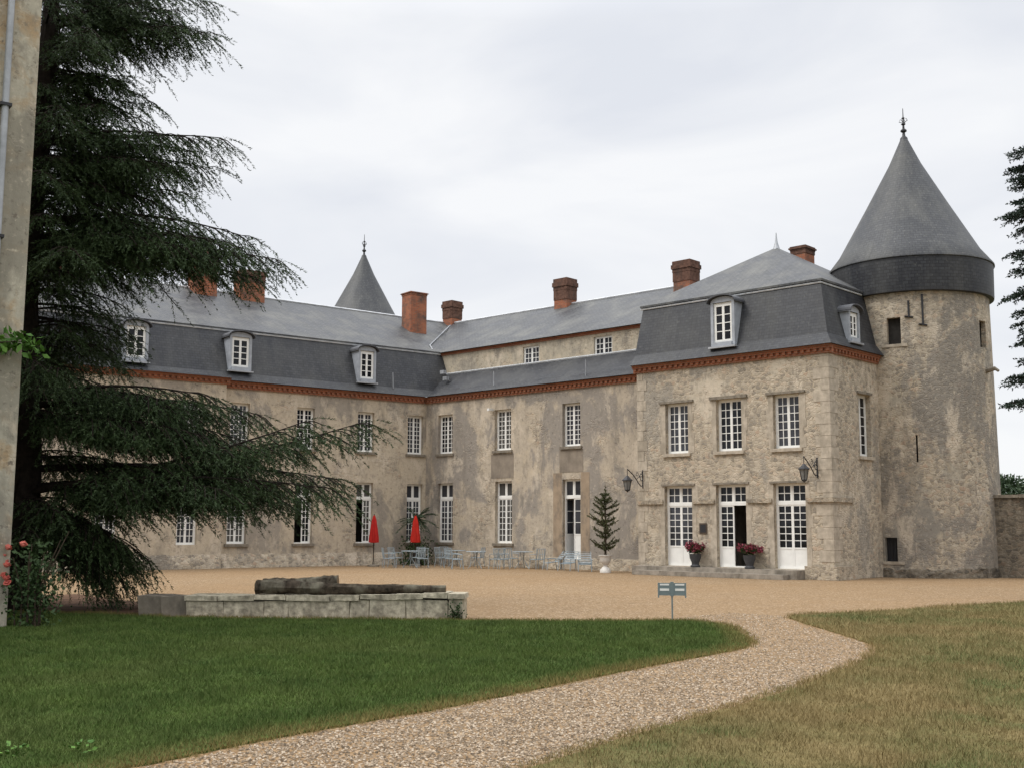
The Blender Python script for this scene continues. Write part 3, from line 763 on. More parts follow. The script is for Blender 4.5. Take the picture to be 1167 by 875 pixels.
mb.face([(-5, -.26, 7.28), (12.36, -.26, 7.28), (12.36, .35, 7.60), (-5, .35, 7.60)]); mb.face([(-5, .35, 7.60), (12.36, .35, 7.60), (12.36, 1.4, 8.48), (-5, 1.4, 8.48)])
mb.face([(-5, -.26, 7.26), (-5, .3, 7.26), (12.36, .3, 7.26), (12.36, -.26, 7.26)])
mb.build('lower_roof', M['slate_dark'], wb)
mb = MB(); aw = [(4.50, 5.42), (8.38, 9.32)]
panel(mb, front(1.4), (-1.2, 12.3), (8.40, 9.36), [(a, b, 8.42, 9.22) for a, b in aw], .2); mb.build('attic_wall', M['render_attic'], wb)
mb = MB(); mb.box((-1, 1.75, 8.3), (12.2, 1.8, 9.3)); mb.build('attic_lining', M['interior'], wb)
for a, b in aw: window(wb, (a+b)/2, 8.42, b-a, .80, 2, 3, y=1.4+.08, sill=False, ofr=.04)
strip(wb, [(-.6, 1.36, 8.47), (12.2, 1.36, 8.47)], .045)
mb = MB(); cornice(mb, lambda u, o, z: (u, 1.4-o, z), -.8, 12.3, 9.34, .13, .12, 30.); mb.build('attic_cornice', M['brick'], wb)
mb = MB()
mb.face([(-5.4, 1.22, 9.47), (BL+.15, 1.22, 9.47), (BL-1.2, 5.4, 11.72), (-5.4, 5.4, 11.80)])
mb.face([(BL+.15, 10.95, 7.2), (-5.4, 10.95, 7.2), (-5.4, 5.4, 11.80), (BL-1.2, 5.4, 11.72)])
mb.face([(BL+.15, 1.22, 9.47), (BL+.15, 10.95, 7.2), (BL-1.2, 5.4, 11.72)])
mb.face([(-5.4, 1.22, 9.45), (-5.4, 1.5, 9.45), (BL+.15, 1.5, 9.45), (BL+.15, 1.22, 9.45)])
mb.build('roof', M['slate_light'], wb)
strip(wb, [(-5.4, 5.4, 11.81), (BL-1.2, 5.4, 11.73)], .06)
chimney(wb, 3.15, 3.9, 5.0, 5.7, 11.2, 12.95, capf=.95)
chimney(wb, 10.08, 10.9, 4.6, 5.3, 11.0, 12.62, capf=.9)
chimney(wb, -4.5, -3.85, 5.2, 5.9, 11.2, 12.95, capf=.85)
for x in (4.0, 9.0): mb = MB(); mb.tube([(x, .12, 7.45), (x, .12, 8.1)], .02, 5); mb.build('vent_pipe', M['zinc'], wb)
# cctv-like lamp on the wall and small floodlights at the valley
fl = MB(); fl.box((4.05, -.32, 6.40), (4.17, -.05, 6.50)); fl.tube([(4.11, -.06, 6.45), (4.11, .02, 6.45)], .02, 5)
tag(fl.build('security_camera', M['white_old'], None, (BX, BY, 0)), 'tiny pale security camera on the wall above a first floor window', 'camera')

# ------------------------------------------------------------------ long wing on the left (mansard with dormers)
AN = .1688
wc = thing('chateau_wing', 'long beige wing with arched mansard dormers, partly hidden by the cedar', 'wing', (BX, BY, 0), PI/2-AN)
wc.name = 'chateau_wing.001'
CL = -24.; SP = -9.5; CH = 7.02
upc = [-.56, -3.05, -5.89, -8.77]; upl = [-10.9, -13.95, -17.0, -20.0]
cw = .80
holes = [(x-cw/2, x+cw/2, 4.75, 6.44) for x in upc]+[(x-cw/2, x+cw/2, .92, 3.45) for x in upc]
mb = MB(); panel(mb, front(0), (SP, 5), (0, CH), holes, .30)
holes2 = [(x-cw/2, x+cw/2, 4.75, 6.48) for x in upl]+[(x-cw/2, x+cw/2, .9, 3.45) for x in upl]
panel(mb, front(-.3), (CL, SP), (0, CH+.1), holes2, .30); mb.face([(SP, -.3, 0), (SP, 0, 0), (SP, 0, CH+.1), (SP, -.3, CH+.1)])
mb.face([(5, 10.6, 0), (CL, 10.6, 0), (CL, 10.6, 7.3), (5, 10.6, 7.3)])
mb.face([(CL, 10.6, 0), (CL, -.3, 0), (CL, -.3, 7.3), (CL, 10.6, 7.3)]); mb.face([(CL, -.3, 7.3), (CL, .8, 9.48), (CL, 5.3, 11.9), (CL, 10.6, 7.3)][::-1])
mb.build('wall', M['render_left'], wc)
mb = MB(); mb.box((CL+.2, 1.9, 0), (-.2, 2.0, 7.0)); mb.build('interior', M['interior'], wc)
for x in upc: window(wc, x, 4.75, cw, 1.69, 2, 8, stone='stone_dark', ofr=.045)
for i, x in enumerate(upc):
    window(wc, x, .92, cw, 2.53, 2, 7, transom=.66, open_leaf={1: 'left', 2: 'left'}.get(i), stone='stone_dark', ofr=.045)
for x in upl:
    window(wc, x, 4.75, cw, 1.73, 2, 8, y=-.3+REV, sill=False, ofr=.045); window(wc, x, .9, cw, 2.55, 2, 7, y=-.3+REV, transom=.66, sill=False, ofr=.045)
mb = MB()
cornice(mb, lambda u, o, z: (u, -o, z), SP+.02, -.16, 6.99, .29); cornice(mb, lambda u, o, z: (u, -.3-o, z), CL, SP+.12, 7.09, .25)
mb.build('cornice', M['brick'], wc)
mb = MB()          # rough battered plinth
for (a, b, yo) in ((SP, .0, 0.), (CL, SP, -.3)):
    xs = np.arange(a, b+.01, .3); zs = [0, .2, .4, .56]
    grid = [[(min(x, b), yo-.16+.17*z/.56-abs(random.gauss(0, .02))*(z < .5), z+random.gauss(0, .02)*(0 < z)) for z in zs] for x in xs]
    for i in range(len(grid)-1):
        for j in range(3): mb.face([grid[i][j], grid[i+1][j], grid[i+1][j+1], grid[i][j+1]])
        mb.face([grid[i][3], grid[i+1][3], (grid[i+1][3][0], yo+.03, .6), (grid[i][3][0], yo+.03, .6)])
mb.build('plinth', M['rubble'], wc)
mb = MB(); zb, zk, zm = 7.28, 7.62, 9.46
mb.face([(CL, -.28, zb), (5.3, -.28, zb), (5.3, .06, zk), (CL, .06, zk)]); mb.face([(CL, .06, zk), (5.3, .06, zk), (5.3, .78, zm), (CL, .78, zm)])
mb.face([(CL, -.28, zb-.012), (CL, .3, zb-.012), (5.3, .3, zb-.012), (5.3, -.28, zb-.012)])
mb.face([(CL, -.58, zb+.05), (SP+.16, -.58, zb+.05), (SP+.16, -.1, zb+.16), (CL, -.1, zb+.16)])
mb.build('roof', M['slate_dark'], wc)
mb = MB()
mb.face([(CL, .70, zm+.04), (5.3, .70, zm+.04), (5.3, 5.3, 11.86), (CL, 5.3, 11.98)]); mb.face([(5.3, 10.8, 7.2), (CL, 10.8, 7.2), (CL, 5.3, 11.98), (5.3, 5.3, 11.86)])
mb.face([(CL, .70, zm-.03), (5.3, .70, zm-.03), (5.3, .70, zm+.04), (CL, .70, zm+.04)])
mb.build('upper_roof', M['slate_light'], wc)
strip(wc, [(CL, .74, zm-.06), (1.2, .74, zm-.06)], .045); strip(wc, [(CL, 5.3, 11.99), (5.3, 5.3, 11.87)], .06)
for x in (-3.06, -8.84, -13.03, -17.3): dormer(wc, x, 7.86, .66 if x > -5 else .74, 1.2, -.02, .9)
chimney(wc, 1.05, 1.95, 3.1, 3.9, 10.3, 12.72, capf=.1, cap='brick_chim', body='brick_chim')
chimney(wc, -6.85, -5.75, 4.6, 5.5, 11.2, 12.95, capf=.5); chimney(wc, -9.0, -8.0, 4.6, 5.5, 11.2, 13.5, capf=.5); chimney(wc, -15.0, -14.0, 4.8, 5.6, 11.2, 13.3)
mb = MB(); mb.tube([(-1.75, -.02, 7.55), (-1.75, .03, 8.25)], .02, 5); mb.build('vent_pipe', M['zinc'], wc)
# valley lead where the two roofs meet
strip(wc, [(.9, .95, 9.62), (1.05, 1.4, 9.9), (4.6, 4.9, 11.75)], .03, mat='zinc')
fl = MB()
for dx, dz in ((0, 0), (.18, -.3)):
    fl.box((-.9+dx, .95, 8.62+dz), (-.66+dx, 1.12, 8.78+dz)); fl.tube([(-.78+dx, 1.1, 8.7+dz), (-.78+dx, 1.4, 8.5+dz)], .02, 5)
tag(fl.build('floodlight', M['zinc'], None, (BX+1.1, BY-.35, -.25)), 'pair of small grey floodlights in the roof valley between the two wings', 'floodlight')

# ------------------------------------------------------------------ round towers
def finial(parent, z, h, name='finial'):
    b = MB(); b.lathe([(0, z-.3), (.17, z-.28), (.13, z), (.06, z+.08), (.045, z+h*.18), (.11, z+h*.22), (.11, z+h*.26), (.04, z+h*.32), (.035, z+h*.42), (.085, z+h*.46), (.03, z+h*.52), (.025, z+h*.62), (.06, z+h*.66), (.02, z+h*.7), (.012, z+h*.97), (0, z+h)], 12)
    for a in range(4): b.tube([(0, 0, z+h*.5), (.16*math.cos(a*PI/2), .16*math.sin(a*PI/2), z+h*.56), (.1*math.cos(a*PI/2), .1*math.sin(a*PI/2), z+h*.64)], .014, 4)
    return b.build(name, M['iron'], parent, smooth=True)
def tower_roof(parent, r, zb, zs, za, mat='slate_tower'):
    b = MB(); b.lathe([(r-.35, zb-.02), (r-.03, zb)], 64)
    b.lathe([(r-.03, zb), (r-.02, zb+.08), (r, zs)], 64)
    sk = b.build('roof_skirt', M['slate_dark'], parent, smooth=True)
    b = MB(); H = za-zs
    b.lathe([(r, zs-.03), (r+.045, zs-.015), (r+.04, zs+.03), (r*.865, zs+H*.115), (r*.52, zs+H*.46), (r*.2, zs+H*.79), (.09, za)], 64)
    return b.build('roof', M[mat], parent, smooth=True)
TC = Vector((-17.0, 39.17, 0))
tw = thing('round_tower', 'big round stone tower with tall conical slate roof at the right end of the castle', 'tower', TC)
def cyl(r0, r1, H):
    def fn(a, v, d):
        r = r0+(r1-r0)*min(v/H, 1)-d; t = R(a); return (r*math.cos(t), r*math.sin(t), v)
    return fn
mb = MB(); fn = cyl(2.70, 2.60, 9.62)
th = [(-84.2, -74.2, 7.75, 8.66), (-91., -82., .52, 1.3), (-66.7, -65.5, 3.78, 4.68), (-10.5, -1., 7.68, 8.6)]
us = list(np.arange(-200, 160.01, 5)); vs = [0, .3, .6, 1.5, 2.5, 4, 6, 8, 9.62]
panel(mb, fn, us, vs, th, .28); mb.build('wall', M['render_tower'], tw, smooth=True)
for (a0, a1, z0, z1), m_ in zip(th, ('darkwood', 'iron', 'darkwood', 'darkwood')):
    am = (a0+a1)/2; s = MB(); hw = 2.45*math.sin(R((a1-a0)/2))+.04
    s.box((-.03, -hw, -.02), (.03, hw, z1-z0+.02))
    if m_ == 'iron':
        for k in range(3): s.tube([(.09, (k-1)*hw*.5, 0), (.09, (k-1)*hw*.5, z1-z0)], .015, 5)
    if a1-a0 > 3:
        for sy in (-1, 1): s.box((.03, sy*hw*.93-.03, 0), (.07, sy*hw*.93+.03, z1-z0))
        s.box((.03, -hw, 0), (.06, hw, .05))
    s.build('window' if a1-a0 > 3 else 'arrow_slit', M[m_], tw, fn(am, z0, .24), rot=(0, 0, R(am)))
for am, z in ((-79.2, 7.70), (-86.5, .47)):
    s = MB(); s.box((-.12, -.42, -.1), (.06, .42, 0)); s.build('sill', M['dressed'], tw, fn(am, z+.05, 0.04), rot=(0, 0, R(am)))
s = MB()
for am, z0, z1 in ((-68.2, 8.62, 9.2), (-58.6, 8.33, 9.4)):
    p0, p1 = fn(am, z0, -.03), fn(am, z1, -.03); s.tube([p0, p1], .035, 5)
    s.tube([fn(am-3, z0+.05, -.03), fn(am+3, z0+.0, -.03)], .03, 5)
s.build('wall_anchor', M['iron'], tw)
s = MB(); s.tube([fn(-4, 6.9, .05), fn(-4, 6.95, -.3), fn(-4, 6.85, -.42)], [.09, .07, .05], 6); s.build('waterspout', M['stone_dark'], tw)
tower_roof(tw, 2.80, 9.52, 10.72, 15.75); finial(tw, 15.72, 1.15)
mb = MB()                         # damp rubble footing of the tower
ring = [(2.77, 0), (2.755, .15), (2.72, .27), (2.66, .34)]
for i in range(72):
    for j in range(3):
        q = []
        for (ii, jj) in ((i, j), (i+1, j), (i+1, j+1), (i, j+1)):
            rr, z = ring[jj]; random.seed((ii % 72)*7+jj); rr += random.uniform(-.04, .03)*(jj < 3); t_ = 2*PI*ii/72
            q.append((rr*math.cos(t_), rr*math.sin(t_), z+random.uniform(-.05, .05)*(0 < jj)))
        mb.face(q)
random.seed(21)
mb.build('footing', M['shaded_damp_rubble'], tw)

tf = thing('round_tower', 'distant conical slate roof of a second round tower behind the left wing', 'tower', (-46.6, 38.3, 0)); tf.name = 'round_tower.001'
mb = MB(); mb.lathe([(2.7, 0), (2.6, 9.7)], 48); mb.build('wall', M['render_tower'], tf, smooth=True)
tower_roof(tf, 2.80, 9.6, 10.9, 16.0); finial(tf, 15.95, 1.2)

# ------------------------------------------------------------------ old house at the left edge
oh = thing('stone_house', 'narrow corner of a pale old stone house with a grey drainpipe at the left edge', 'house', (-18.35, 7.98, 0), PI/2-AN)
# local x runs towards the far corner, so the house stretches over negative x; local y runs into the house
mb = MB()
mb.face([(-14, 0, 0), (0, 0, 0), (0, 0, 10.7), (-14, 0, 10.7)]); mb.face([(0, 0, 0), (0, 7, 0), (0, 7, 10.7), (0, 0, 10.7)])
mb.face([(0, 7, 0), (-14, 7, 0), (-14, 7, 10.7), (0, 7, 10.7)]); mb.face([(-14, 7, 0), (-14, 0, 0), (-14, 0, 10.7), (-14, 7, 10.7)])
mb.face([(0, 0, 10.7), (0, 7, 10.7), (0, 3.5, 14)]); mb.face([(-14, 7, 10.7), (-14, 0, 10.7), (-14, 3.5, 14)])
mb.build('wall', M['render_old'], oh)
mb = MB()
for sy in (0, 1):
    q = [(-14.2, -.1, 10.72), (.05, -.1, 10.72), (.05, 3.5, 14.1), (-14.2, 3.5, 14.1)]
    if sy: q = [(x, 7-y, z) for x, y, z in reversed(q)]
    mb.face(q)
mb.build('roof', M['slate_dark'], oh)
mb = MB(); mb.tube([(-.50, -.10, .25), (-.50, -.10, 10.6)], .055, 10)
dp = mb.build('drainpipe', M['zinc'], oh, smooth=True)
for z in (1.6, 4.2, 6.2, 8.4):
    mb = MB(); mb.box((-.59, -.17, z), (-.41, .01, z+.05)); mb.build('pipe_bracket', M['iron'], dp)

# ------------------------------------------------------------------ conifers
def limb_pts(p0, az, L, rise, droop, n=9, r=rng):
    d = np.array([math.cos(az), math.sin(az), 0]); sd = np.array([-d[1], d[0], 0]); w = r.normal(0, .05)*L
    t = np.linspace(0, 1, n)[:, None]
    return p0 + d*L*t + np.array([0, 0, 1])*(rise*L*t-droop*L*t**2.2) + sd*w*np.sin(t*PI*1.3)
def conifer(name, label, cat, base, H, tr, limbs, leafmat, needle=(.10, .022), step=.13, twig=(.16, .42), hang=.75, spread=.36, maxside=1.9, per=.035, ang=55, tstep=.10, clip=None, group=None, lean=.0, align=.73):
    t = thing(name, label, cat, base, 0, group)
    wood = MB()
    zs = np.linspace(0, H, 14); wood.tube([(.08*math.sin(z*.7)+lean*z, .08*math.cos(z*.5), z) for z in zs], [max(.02, tr*(1-z/H)**.8+(.12*tr if z < .3 else 0)) for z in zs], 12)
    TP, TD, TL = [], [], []
    for (z, az, L, rise, droop) in limbs:
        p = limb_pts(np.array([lean*z, 0, z]), az, L, rise, droop)
        wood.tube(p, list(np.linspace(max(.022, .010*L+.008), .006, len(p))), 6, cap=False)
        seg = np.linalg.norm(np.diff(p, axis=0), axis=1); cum = np.r_[0, np.cumsum(seg)]
        s = .22*L*rng.uniform(.5, 1.2); k = 0
        while s < cum[-1]:
            i = min(np.searchsorted(cum, s)-1, len(p)-2); i = max(i, 0); f = (s-cum[i])/seg[i]
            q = p[i]+(p[i+1]-p[i])*f; d = unit(p[i+1]-p[i]); tt = s/cum[-1]
            sg = 1 if k % 2 else -1; sd = unit(np.cross(d, [0, 0, 1]))*sg
            l = min(spread*L, maxside)*(1.05-tt*.72)*rng.uniform(.55, 1.15)
            a = R(ang)*(1-.35*tt)*rng.uniform(.75, 1.2)
            bd = unit(d*math.cos(a)+sd*math.sin(a)+np.array([0, 0, rng.normal(0.02, .12)]))
            m = max(3, int(l/.12)); tb = np.linspace(0, 1, m)[:, None]
            bp = q+bd*l*tb+np.array([0, 0, -1.])*(.42*hang*l*tb**2)
            wood.tube(bp[::max(1, m//3)], .010, 4, cap=False)
            nt = max(2, int(l/tstep)); ts = (np.arange(nt)+rng.random(nt))/nt
            ip = np.clip((ts*(m-1)).astype(int), 0, m-2); fr = (ts*(m-1)-ip)[:, None]
            tp = bp[ip]+(bp[ip+1]-bp[ip])*fr
            tside = unit(np.cross(bd, [0, 0, 1]))[None]*np.where(np.arange(nt) % 2, 1, -1)[:, None]
            td = bd[None]*.55+tside*rng.uniform(.3, .9, (nt, 1))+np.array([0, 0, -1.])*rng.uniform(.15, 1.15, (nt, 1))*hang+rng.normal(0, .12, (nt, 3))
            TP.append(tp); TD.append(unit(td)); TL.append(rng.uniform(*twig, nt)*(1.1-.4*ts))
            TP.append(bp[-1:]); TD.append(unit(bd+np.array([0, 0, -.5*hang]))[None]); TL.append(np.array([twig[1]*.8]))
            s += step*rng.uniform(.7, 1.3); k += 1
        TP.append(p[-1:]); TD.append(unit(p[-1]-p[-2])[None]); TL.append(np.array([twig[1]]))
    TP, TD, TL = np.concatenate(TP), np.concatenate(TD), np.concatenate(TL)
    n = np.maximum((TL/per).astype(int), 2); idx = np.repeat(np.arange(len(TP)), n)
    u = rng.random(len(idx)); drop = np.array([0, 0, -1.])*(hang*.35*(u*TL[idx])**2*1.5)[:, None]
    P = TP[idx]+TD[idx]*(u*TL[idx])[:, None]+drop
    D = TD[idx]*.75+rng.normal(0, .75*align, (len(idx), 3))
    if clip is not None:
        kp = clip(P+np.array(base)); P, D = P[kp], D[kp]
    V, F, rn = leaves(P, D, rng.uniform(.65, 1.2, len(P))*needle[0], rng.uniform(.7, 1.3, len(P))*needle[1])
    wood.build('trunk', M['cedar_bark'], t, weld=False)
    tri_mesh('crown', V, F, M[leafmat], {'rnd': rn}, t)
    return t, len(P)

CB = (-22.2, 9.75, 0.)
LAT = math.atan2(RT[1], RT[0])           # towards the right of the photograph
limbs = []
# limbs that reach out over the courtyard: start height, azimuth, length, rise, droop
LX = .5
limbs += [(2.25, LAT+.03, 6.1, .12, -.09), (2.2, LAT-.12, 5.6, .16, .14), (2.7, LAT+.30, 5.6, .10, .12), (2.3, LAT+.18, 3.9, .16, .14), (1.9, LAT-.35, 2.1, .06, .3),
          (1.9, LAT-.05, 2.3, .0, .36), (1.7, LAT+.3, 1.9, .02, .44), (1.6, LAT-.3, 1.8, .0, .46), (1.5, LAT+.1, 1.9, .0, .48), (1.9, LAT+.6, 2.0, .0, .4), (1.4, LAT-.1, 1.5, .02, .5), (1.8, LAT+.02, 1.9, .0, .42),
          (3.9, LAT+.05, 4.1, .14, .16), (4.1, LAT-.2, 3.5, .16, .18), (3.6, LAT-.1, 3.9, .12, .2), (3.6, LAT+.14, 3.4, .12, .2), (3.5, LAT-.3, 3.5, .14, .2),
          (6.7, LAT+.02, 4.3, .22, .17), (7.0, LAT-.15, 3.6, .22, .2), (7.3, LAT+.15, 3.6, .15, .15),
          (7.6, LAT+.06, 3.7, .16, .2), (8.2, LAT, 2.6, .2, .2), (8.7, LAT-.15, 2.4, .2, .2), (9.2, LAT+.05, 3.2, .2, .14), (8.9, LAT+.25, 3.0, .2, .17),
          (10.0, LAT+.02, 1.7, .2, .12), (10.5, LAT-.1, 1.6, .2, .16), (11.3, LAT+.03, 2.9, .22, .13), (11.7, LAT-.1, 2.5, .2, .12), (12.3, LAT+.1, 2.8, .16, .1), (11.9, LAT+.25, 2.6, .2, .16)]
limbs = [(a, b, c+LX*min(1, c/3.5), d, e) for a, b, c, d, e in limbs]
limbs += [(a+rng.uniform(-.08, .1), b+q*rng.uniform(.08, .2), c*rng.uniform(.72, .9), d*rng.uniform(.8, 1.1), e*1.15) for a, b, c, d, e in limbs for q in (-1, 1)]
prof = [(1.2, 2.0), (2, 4.6), (3.5, 5.2), (5, 4.2), (7, 4.3), (9, 3.7), (11, 3.2), (13, 2.9), (15, 2.0), (17.5, .7)]
def k_alt(z): return z < 4.2 or math.sin(z*3.3) > -.2
z = 1.5
while z < 17.4:
    Lm = float(np.interp(z, [p[0] for p in prof], [p[1] for p in prof]))
    for k in range(2 if z > 13.5 else 2 if k_alt(z) else 3):
        a = rng.uniform(R(-24), R(205)); L = Lm*rng.uniform(.5, .98)*(1-.22*(math.sin(z*4.1)>.2))
        if a < R(12): L = min(L, 2.9)
        if a > R(165): L = min(L, 3.)
        if abs(a-LAT) < .85: L = min(L, rng.uniform(1.2, 2.2) if not 3.9 < z < 6.2 else rng.uniform(1.1, 1.9))
        if z < 3.4 and a < LAT+1.2: L = min(L, 2.0)
        if 3.9 < z < 6.2 and a < LAT+1.3: L = min(L, 2.4)
        limbs.append((z+rng.uniform(-.12, .12), a, L, rng.uniform(.08, .22), rng.uniform(.14, .28)))
    z += .32 if z < 3.6 else .185 if z < 13 else .22
ca_, sa_ = math.cos(PI/2-AN), math.sin(PI/2-AN)
def clipc(Pw):
    # keep the foliage out of the old house and off the sight of its corner
    dx, dy = Pw[:, 0]+18.35, Pw[:, 1]-7.98
    lx = dx*ca_+dy*sa_; ly = -dx*sa_+dy*ca_
    inside = (lx < .25) & (ly > -.2)
    return ~inside & (Pw[:, 2] > .03) & ~((lx < .3) & (ly > -4) & (Pw[:, 2] < 9.6))
_, nc = conifer('cedar_tree', 'tall dark cedar with layered drooping branches reaching over the courtyard', 'tree', CB, 18, .40, limbs, 'cedar', needle=(.066, .015), twig=(.18, .60), hang=1.0, per=.0115, tstep=.085, step=.125, align=.42, clip=clipc)
print('cedar needles', nc)

# fir at the right edge
FB = (-7.54, 29.65, 0.)
fl_ = []; z = 4.3; LF = LAT+PI
while z < 15.5:
    for k in range(4):
        fl_.append((z+rng.uniform(-.1, .1), rng.uniform(0, 2*PI), float(np.interp(z, [4, 6, 9, 12, 16], [2.1, 1.95, 1.75, 1.2, .2]))*rng.uniform(.75, 1.0), .12, .22))
    z += .36
for z_, L_ in ((4.75, 2.95), (5.35, 2.7), (6.2, 2.45), (7.3, 2.75), (8.3, 2.6), (9.3, 2.65), (10.2, 2.4), (10.9, 2.3)):
    fl_.append((z_, LF+rng.uniform(-.1, .1), L_, .05, .12)); fl_.append((z_+.05, LF+rng.uniform(-.35, .35), L_*.9, .05, .12))
for z_ in np.arange(4.7, 11., .21):
    fl_.append((z_, LF+rng.uniform(-.6, .6), rng.uniform(2.15, 2.6)*(1-.012*(z_-4)), .06, .13))
conifer('fir_tree', 'dark conifer whose branch tips show at the right edge beyond the round tower', 'tree', FB, 16, .22, fl_, 'fir', needle=(.085, .034), step=.085, twig=(.12, .3), hang=.35, spread=.34, maxside=.8, per=.016, tstep=.06)

# ------------------------------------------------------------------ boundary wall and trees behind it
bw = thing('boundary_wall', 'brown stone boundary wall running right from the foot of the round tower', 'wall', (-14.55, 39.0, 0), R(4))
mb = MB(); mb.box((0, 0, 0), (22, .45, 2.62)); mb.build('wall', M['shaded_damp_rubble'], bw)
mb = MB()
for k in range(22): mb.box((k+.004, -.07, 2.622), (k+.996, .52, 2.73+random.uniform(-.01, .015)))
mb.build('coping', M['stone_dark'], bw)
def bush_crown(n, c, rad, mat, parent, lf=(.16, .10), nclump=26):
    c = np.array(c); rad = np.array(rad)
    cc = unit(rng.normal(size=(nclump, 3)))*rng.uniform(.35, .85, (nclump, 1))*rad+c
    ci = rng.integers(0, nclump, n)
    P = cc[ci]+unit(rng.normal(size=(n, 3)))*rng.uniform(.25, 1., (n, 1))**.5*rad*.36
    P[:, 2] = np.maximum(P[:, 2], .03)
    D = unit(P-c)+rng.normal(0, .7, (n, 3))
    V, F, rn = leaves(P, D, rng.uniform(.7, 1.2, n)*lf[0], rng.uniform(.7, 1.2, n)*lf[1])
    return tri_mesh('crown', V, F, M[mat], {'rnd': rn}, parent)
for i, (x, y, h, w, lab) in enumerate(((-18.2, 49, 4.1, 3.6, 'dark green tree behind the boundary wall, the one nearest the round tower'), (-12.4, 49, 4.1, 3.6, 'dark green tree behind the boundary wall, second from the round tower'), (-5.0, 50, 4.4, 3.1, 'dark green tree behind the boundary wall, farthest from the round tower'))):
    b_ = thing('broadleaf_tree', lab, 'tree', (x, y, 0), 0, 'trees behind the boundary wall')
    s = MB(); s.tube([(0, 0, 0), (.05, 0, h*.5), (.1, .1, h*.8)], [.16, .12, .04], 8); s.build('trunk', M['bark'], b_)
    bush_crown(24000, (0, 0, h*.56), (w, w*.9, h*.5), 'hedge', b_)

# ------------------------------------------------------------------ low stone wall with logs
A0, A1 = Vector((-18.25, 11.1, 0)), Vector((-14.36, 14.17, 0)); dv = (A1-A0); WL = dv.length
lw = thing('low_stone_wall', 'low wall of pale stone blocks with a dark left end, between gravel and lawn', 'wall', A0, math.atan2(dv.y, dv.x))
random.seed(5)
def rblock(b, lo, hi, j=.012):
    pts = [[x+random.uniform(-j, j), y+random.uniform(-j, j), z+random.uniform(-j, j)*(z > 0.05)] for x, y, z in ((lo[0],lo[1],lo[2]),(hi[0],lo[1],lo[2]),(hi[0],hi[1],lo[2]),(lo[0],hi[1],lo[2]),(lo[0],lo[1],hi[2]),(hi[0],lo[1],hi[2]),(hi[0],hi[1],hi[2]),(lo[0],hi[1],hi[2]))]
    for q in ((0,1,5,4),(1,2,6,5),(2,3,7,6),(3,0,4,7),(4,5,6,7),(3,2,1,0)): b.face([pts[k] for k in q])
bl, cp = MB(), MB()
bl.box((.02, .04, 0), (WL-.02, .55, .30))
x = 0.
while x < WL-.05:
    w = min(random.uniform(.35, .9), WL-x); top = .30+.08*x/WL
    rblock(bl, (x+.006, 0, 0), (x+w-.006, .3, top-.02)); rblock(bl, (x+.006, .3, 0), (x+w-.006, .6, top-.02)); x += w
x = -.02
while x < WL-.02:
    w = min(random.uniform(.4, .8), WL+.03-x); top = .30+.09*x/WL+random.uniform(-.012, .012)
    rblock(cp, (x+.005, -.03, top-.018), (x+w-.005, .62, top+.075), .01); x += w
bl.build('block_course', M['stone_low'], lw); cp.build('coping', M['stone_low'], lw)
eb = MB(); x = -.93
for w in (.46, .47): rblock(eb, (x, .02-.16*(x+.2), 0), (x+w-.01, .6-.16*(x+.2), random.uniform(.30, .36)), .02); x += w
o = eb.build('end_block', M['stone_dark'], lw); o['label'] = 'dark weathered blocks at the left end'
# moss/ivy tuft at the right end of the wall
n = 190; P = np.c_[rng.normal(WL-.12, .07, n), rng.uniform(-.09, -.03, n), np.abs(rng.normal(.05, .14, n))]
V, F, rn = leaves(P, rng.normal(size=(n, 3))+np.array([0, -.5, .6]), .05, .03)
ivy = tri_mesh('ivy', V, F, M['leaf'], {'rnd': rn}); ivy.location = lw.location; ivy.rotation_euler = lw.rotation_euler
tag(ivy, 'small ivy tuft growing on the right end of the low stone wall', 'ivy')
def log(label, p0, p1, r0, r1, wob=.02):
    p0, p1 = Vector(p0), Vector(p1); n = 26; b = MB(); seg = 16
    e = (p1-p0); ax = e.normalized(); a = ax.cross(Vector((0, 0, 1))).normalized(); c = a.cross(ax)
    rings = []
    for i in range(n+1):
        t_ = i/n; q = p0.lerp(p1, t_)+a*wob*math.sin(t_*5)+c*wob*.5*math.sin(t_*7+1); r = r0+(r1-r0)*t_
        rings.append([q+(a*math.cos(2*PI*k/seg)+c*math.sin(2*PI*k/seg))*r*(1+.07*math.sin(3*k+i*.4)+random.uniform(-.11, .11)) for k in range(seg)])
    for i in range(n):
        for k in range(seg): b.face([rings[i][k], rings[i+1][k], rings[i+1][(k+1) % seg], rings[i][(k+1) % seg]])
    b.cur = 1; b.face(rings[0]); b.face(rings[-1][::-1])
    o_ = b.build('log', [M['log'], M['logend']], None, smooth=True); tag(o_, label, 'log', 'logs lying on the low stone wall'); return o_
def onwall(x, y, z): 
    q = A0+dv.normalized()*x+Vector((-dv.y, dv.x, 0)).normalized()*y; return (q.x, q.y, z)
log('long tapering lichened log lying along the front of the low stone wall', onwall(1.22, .17, .525), onwall(4.62, .17, .505), .125, .065)
log('shorter thick dark log behind the long one on the low stone wall', onwall(1.25, .47, .555), onwall(2.6, .56, .60), .10, .12)

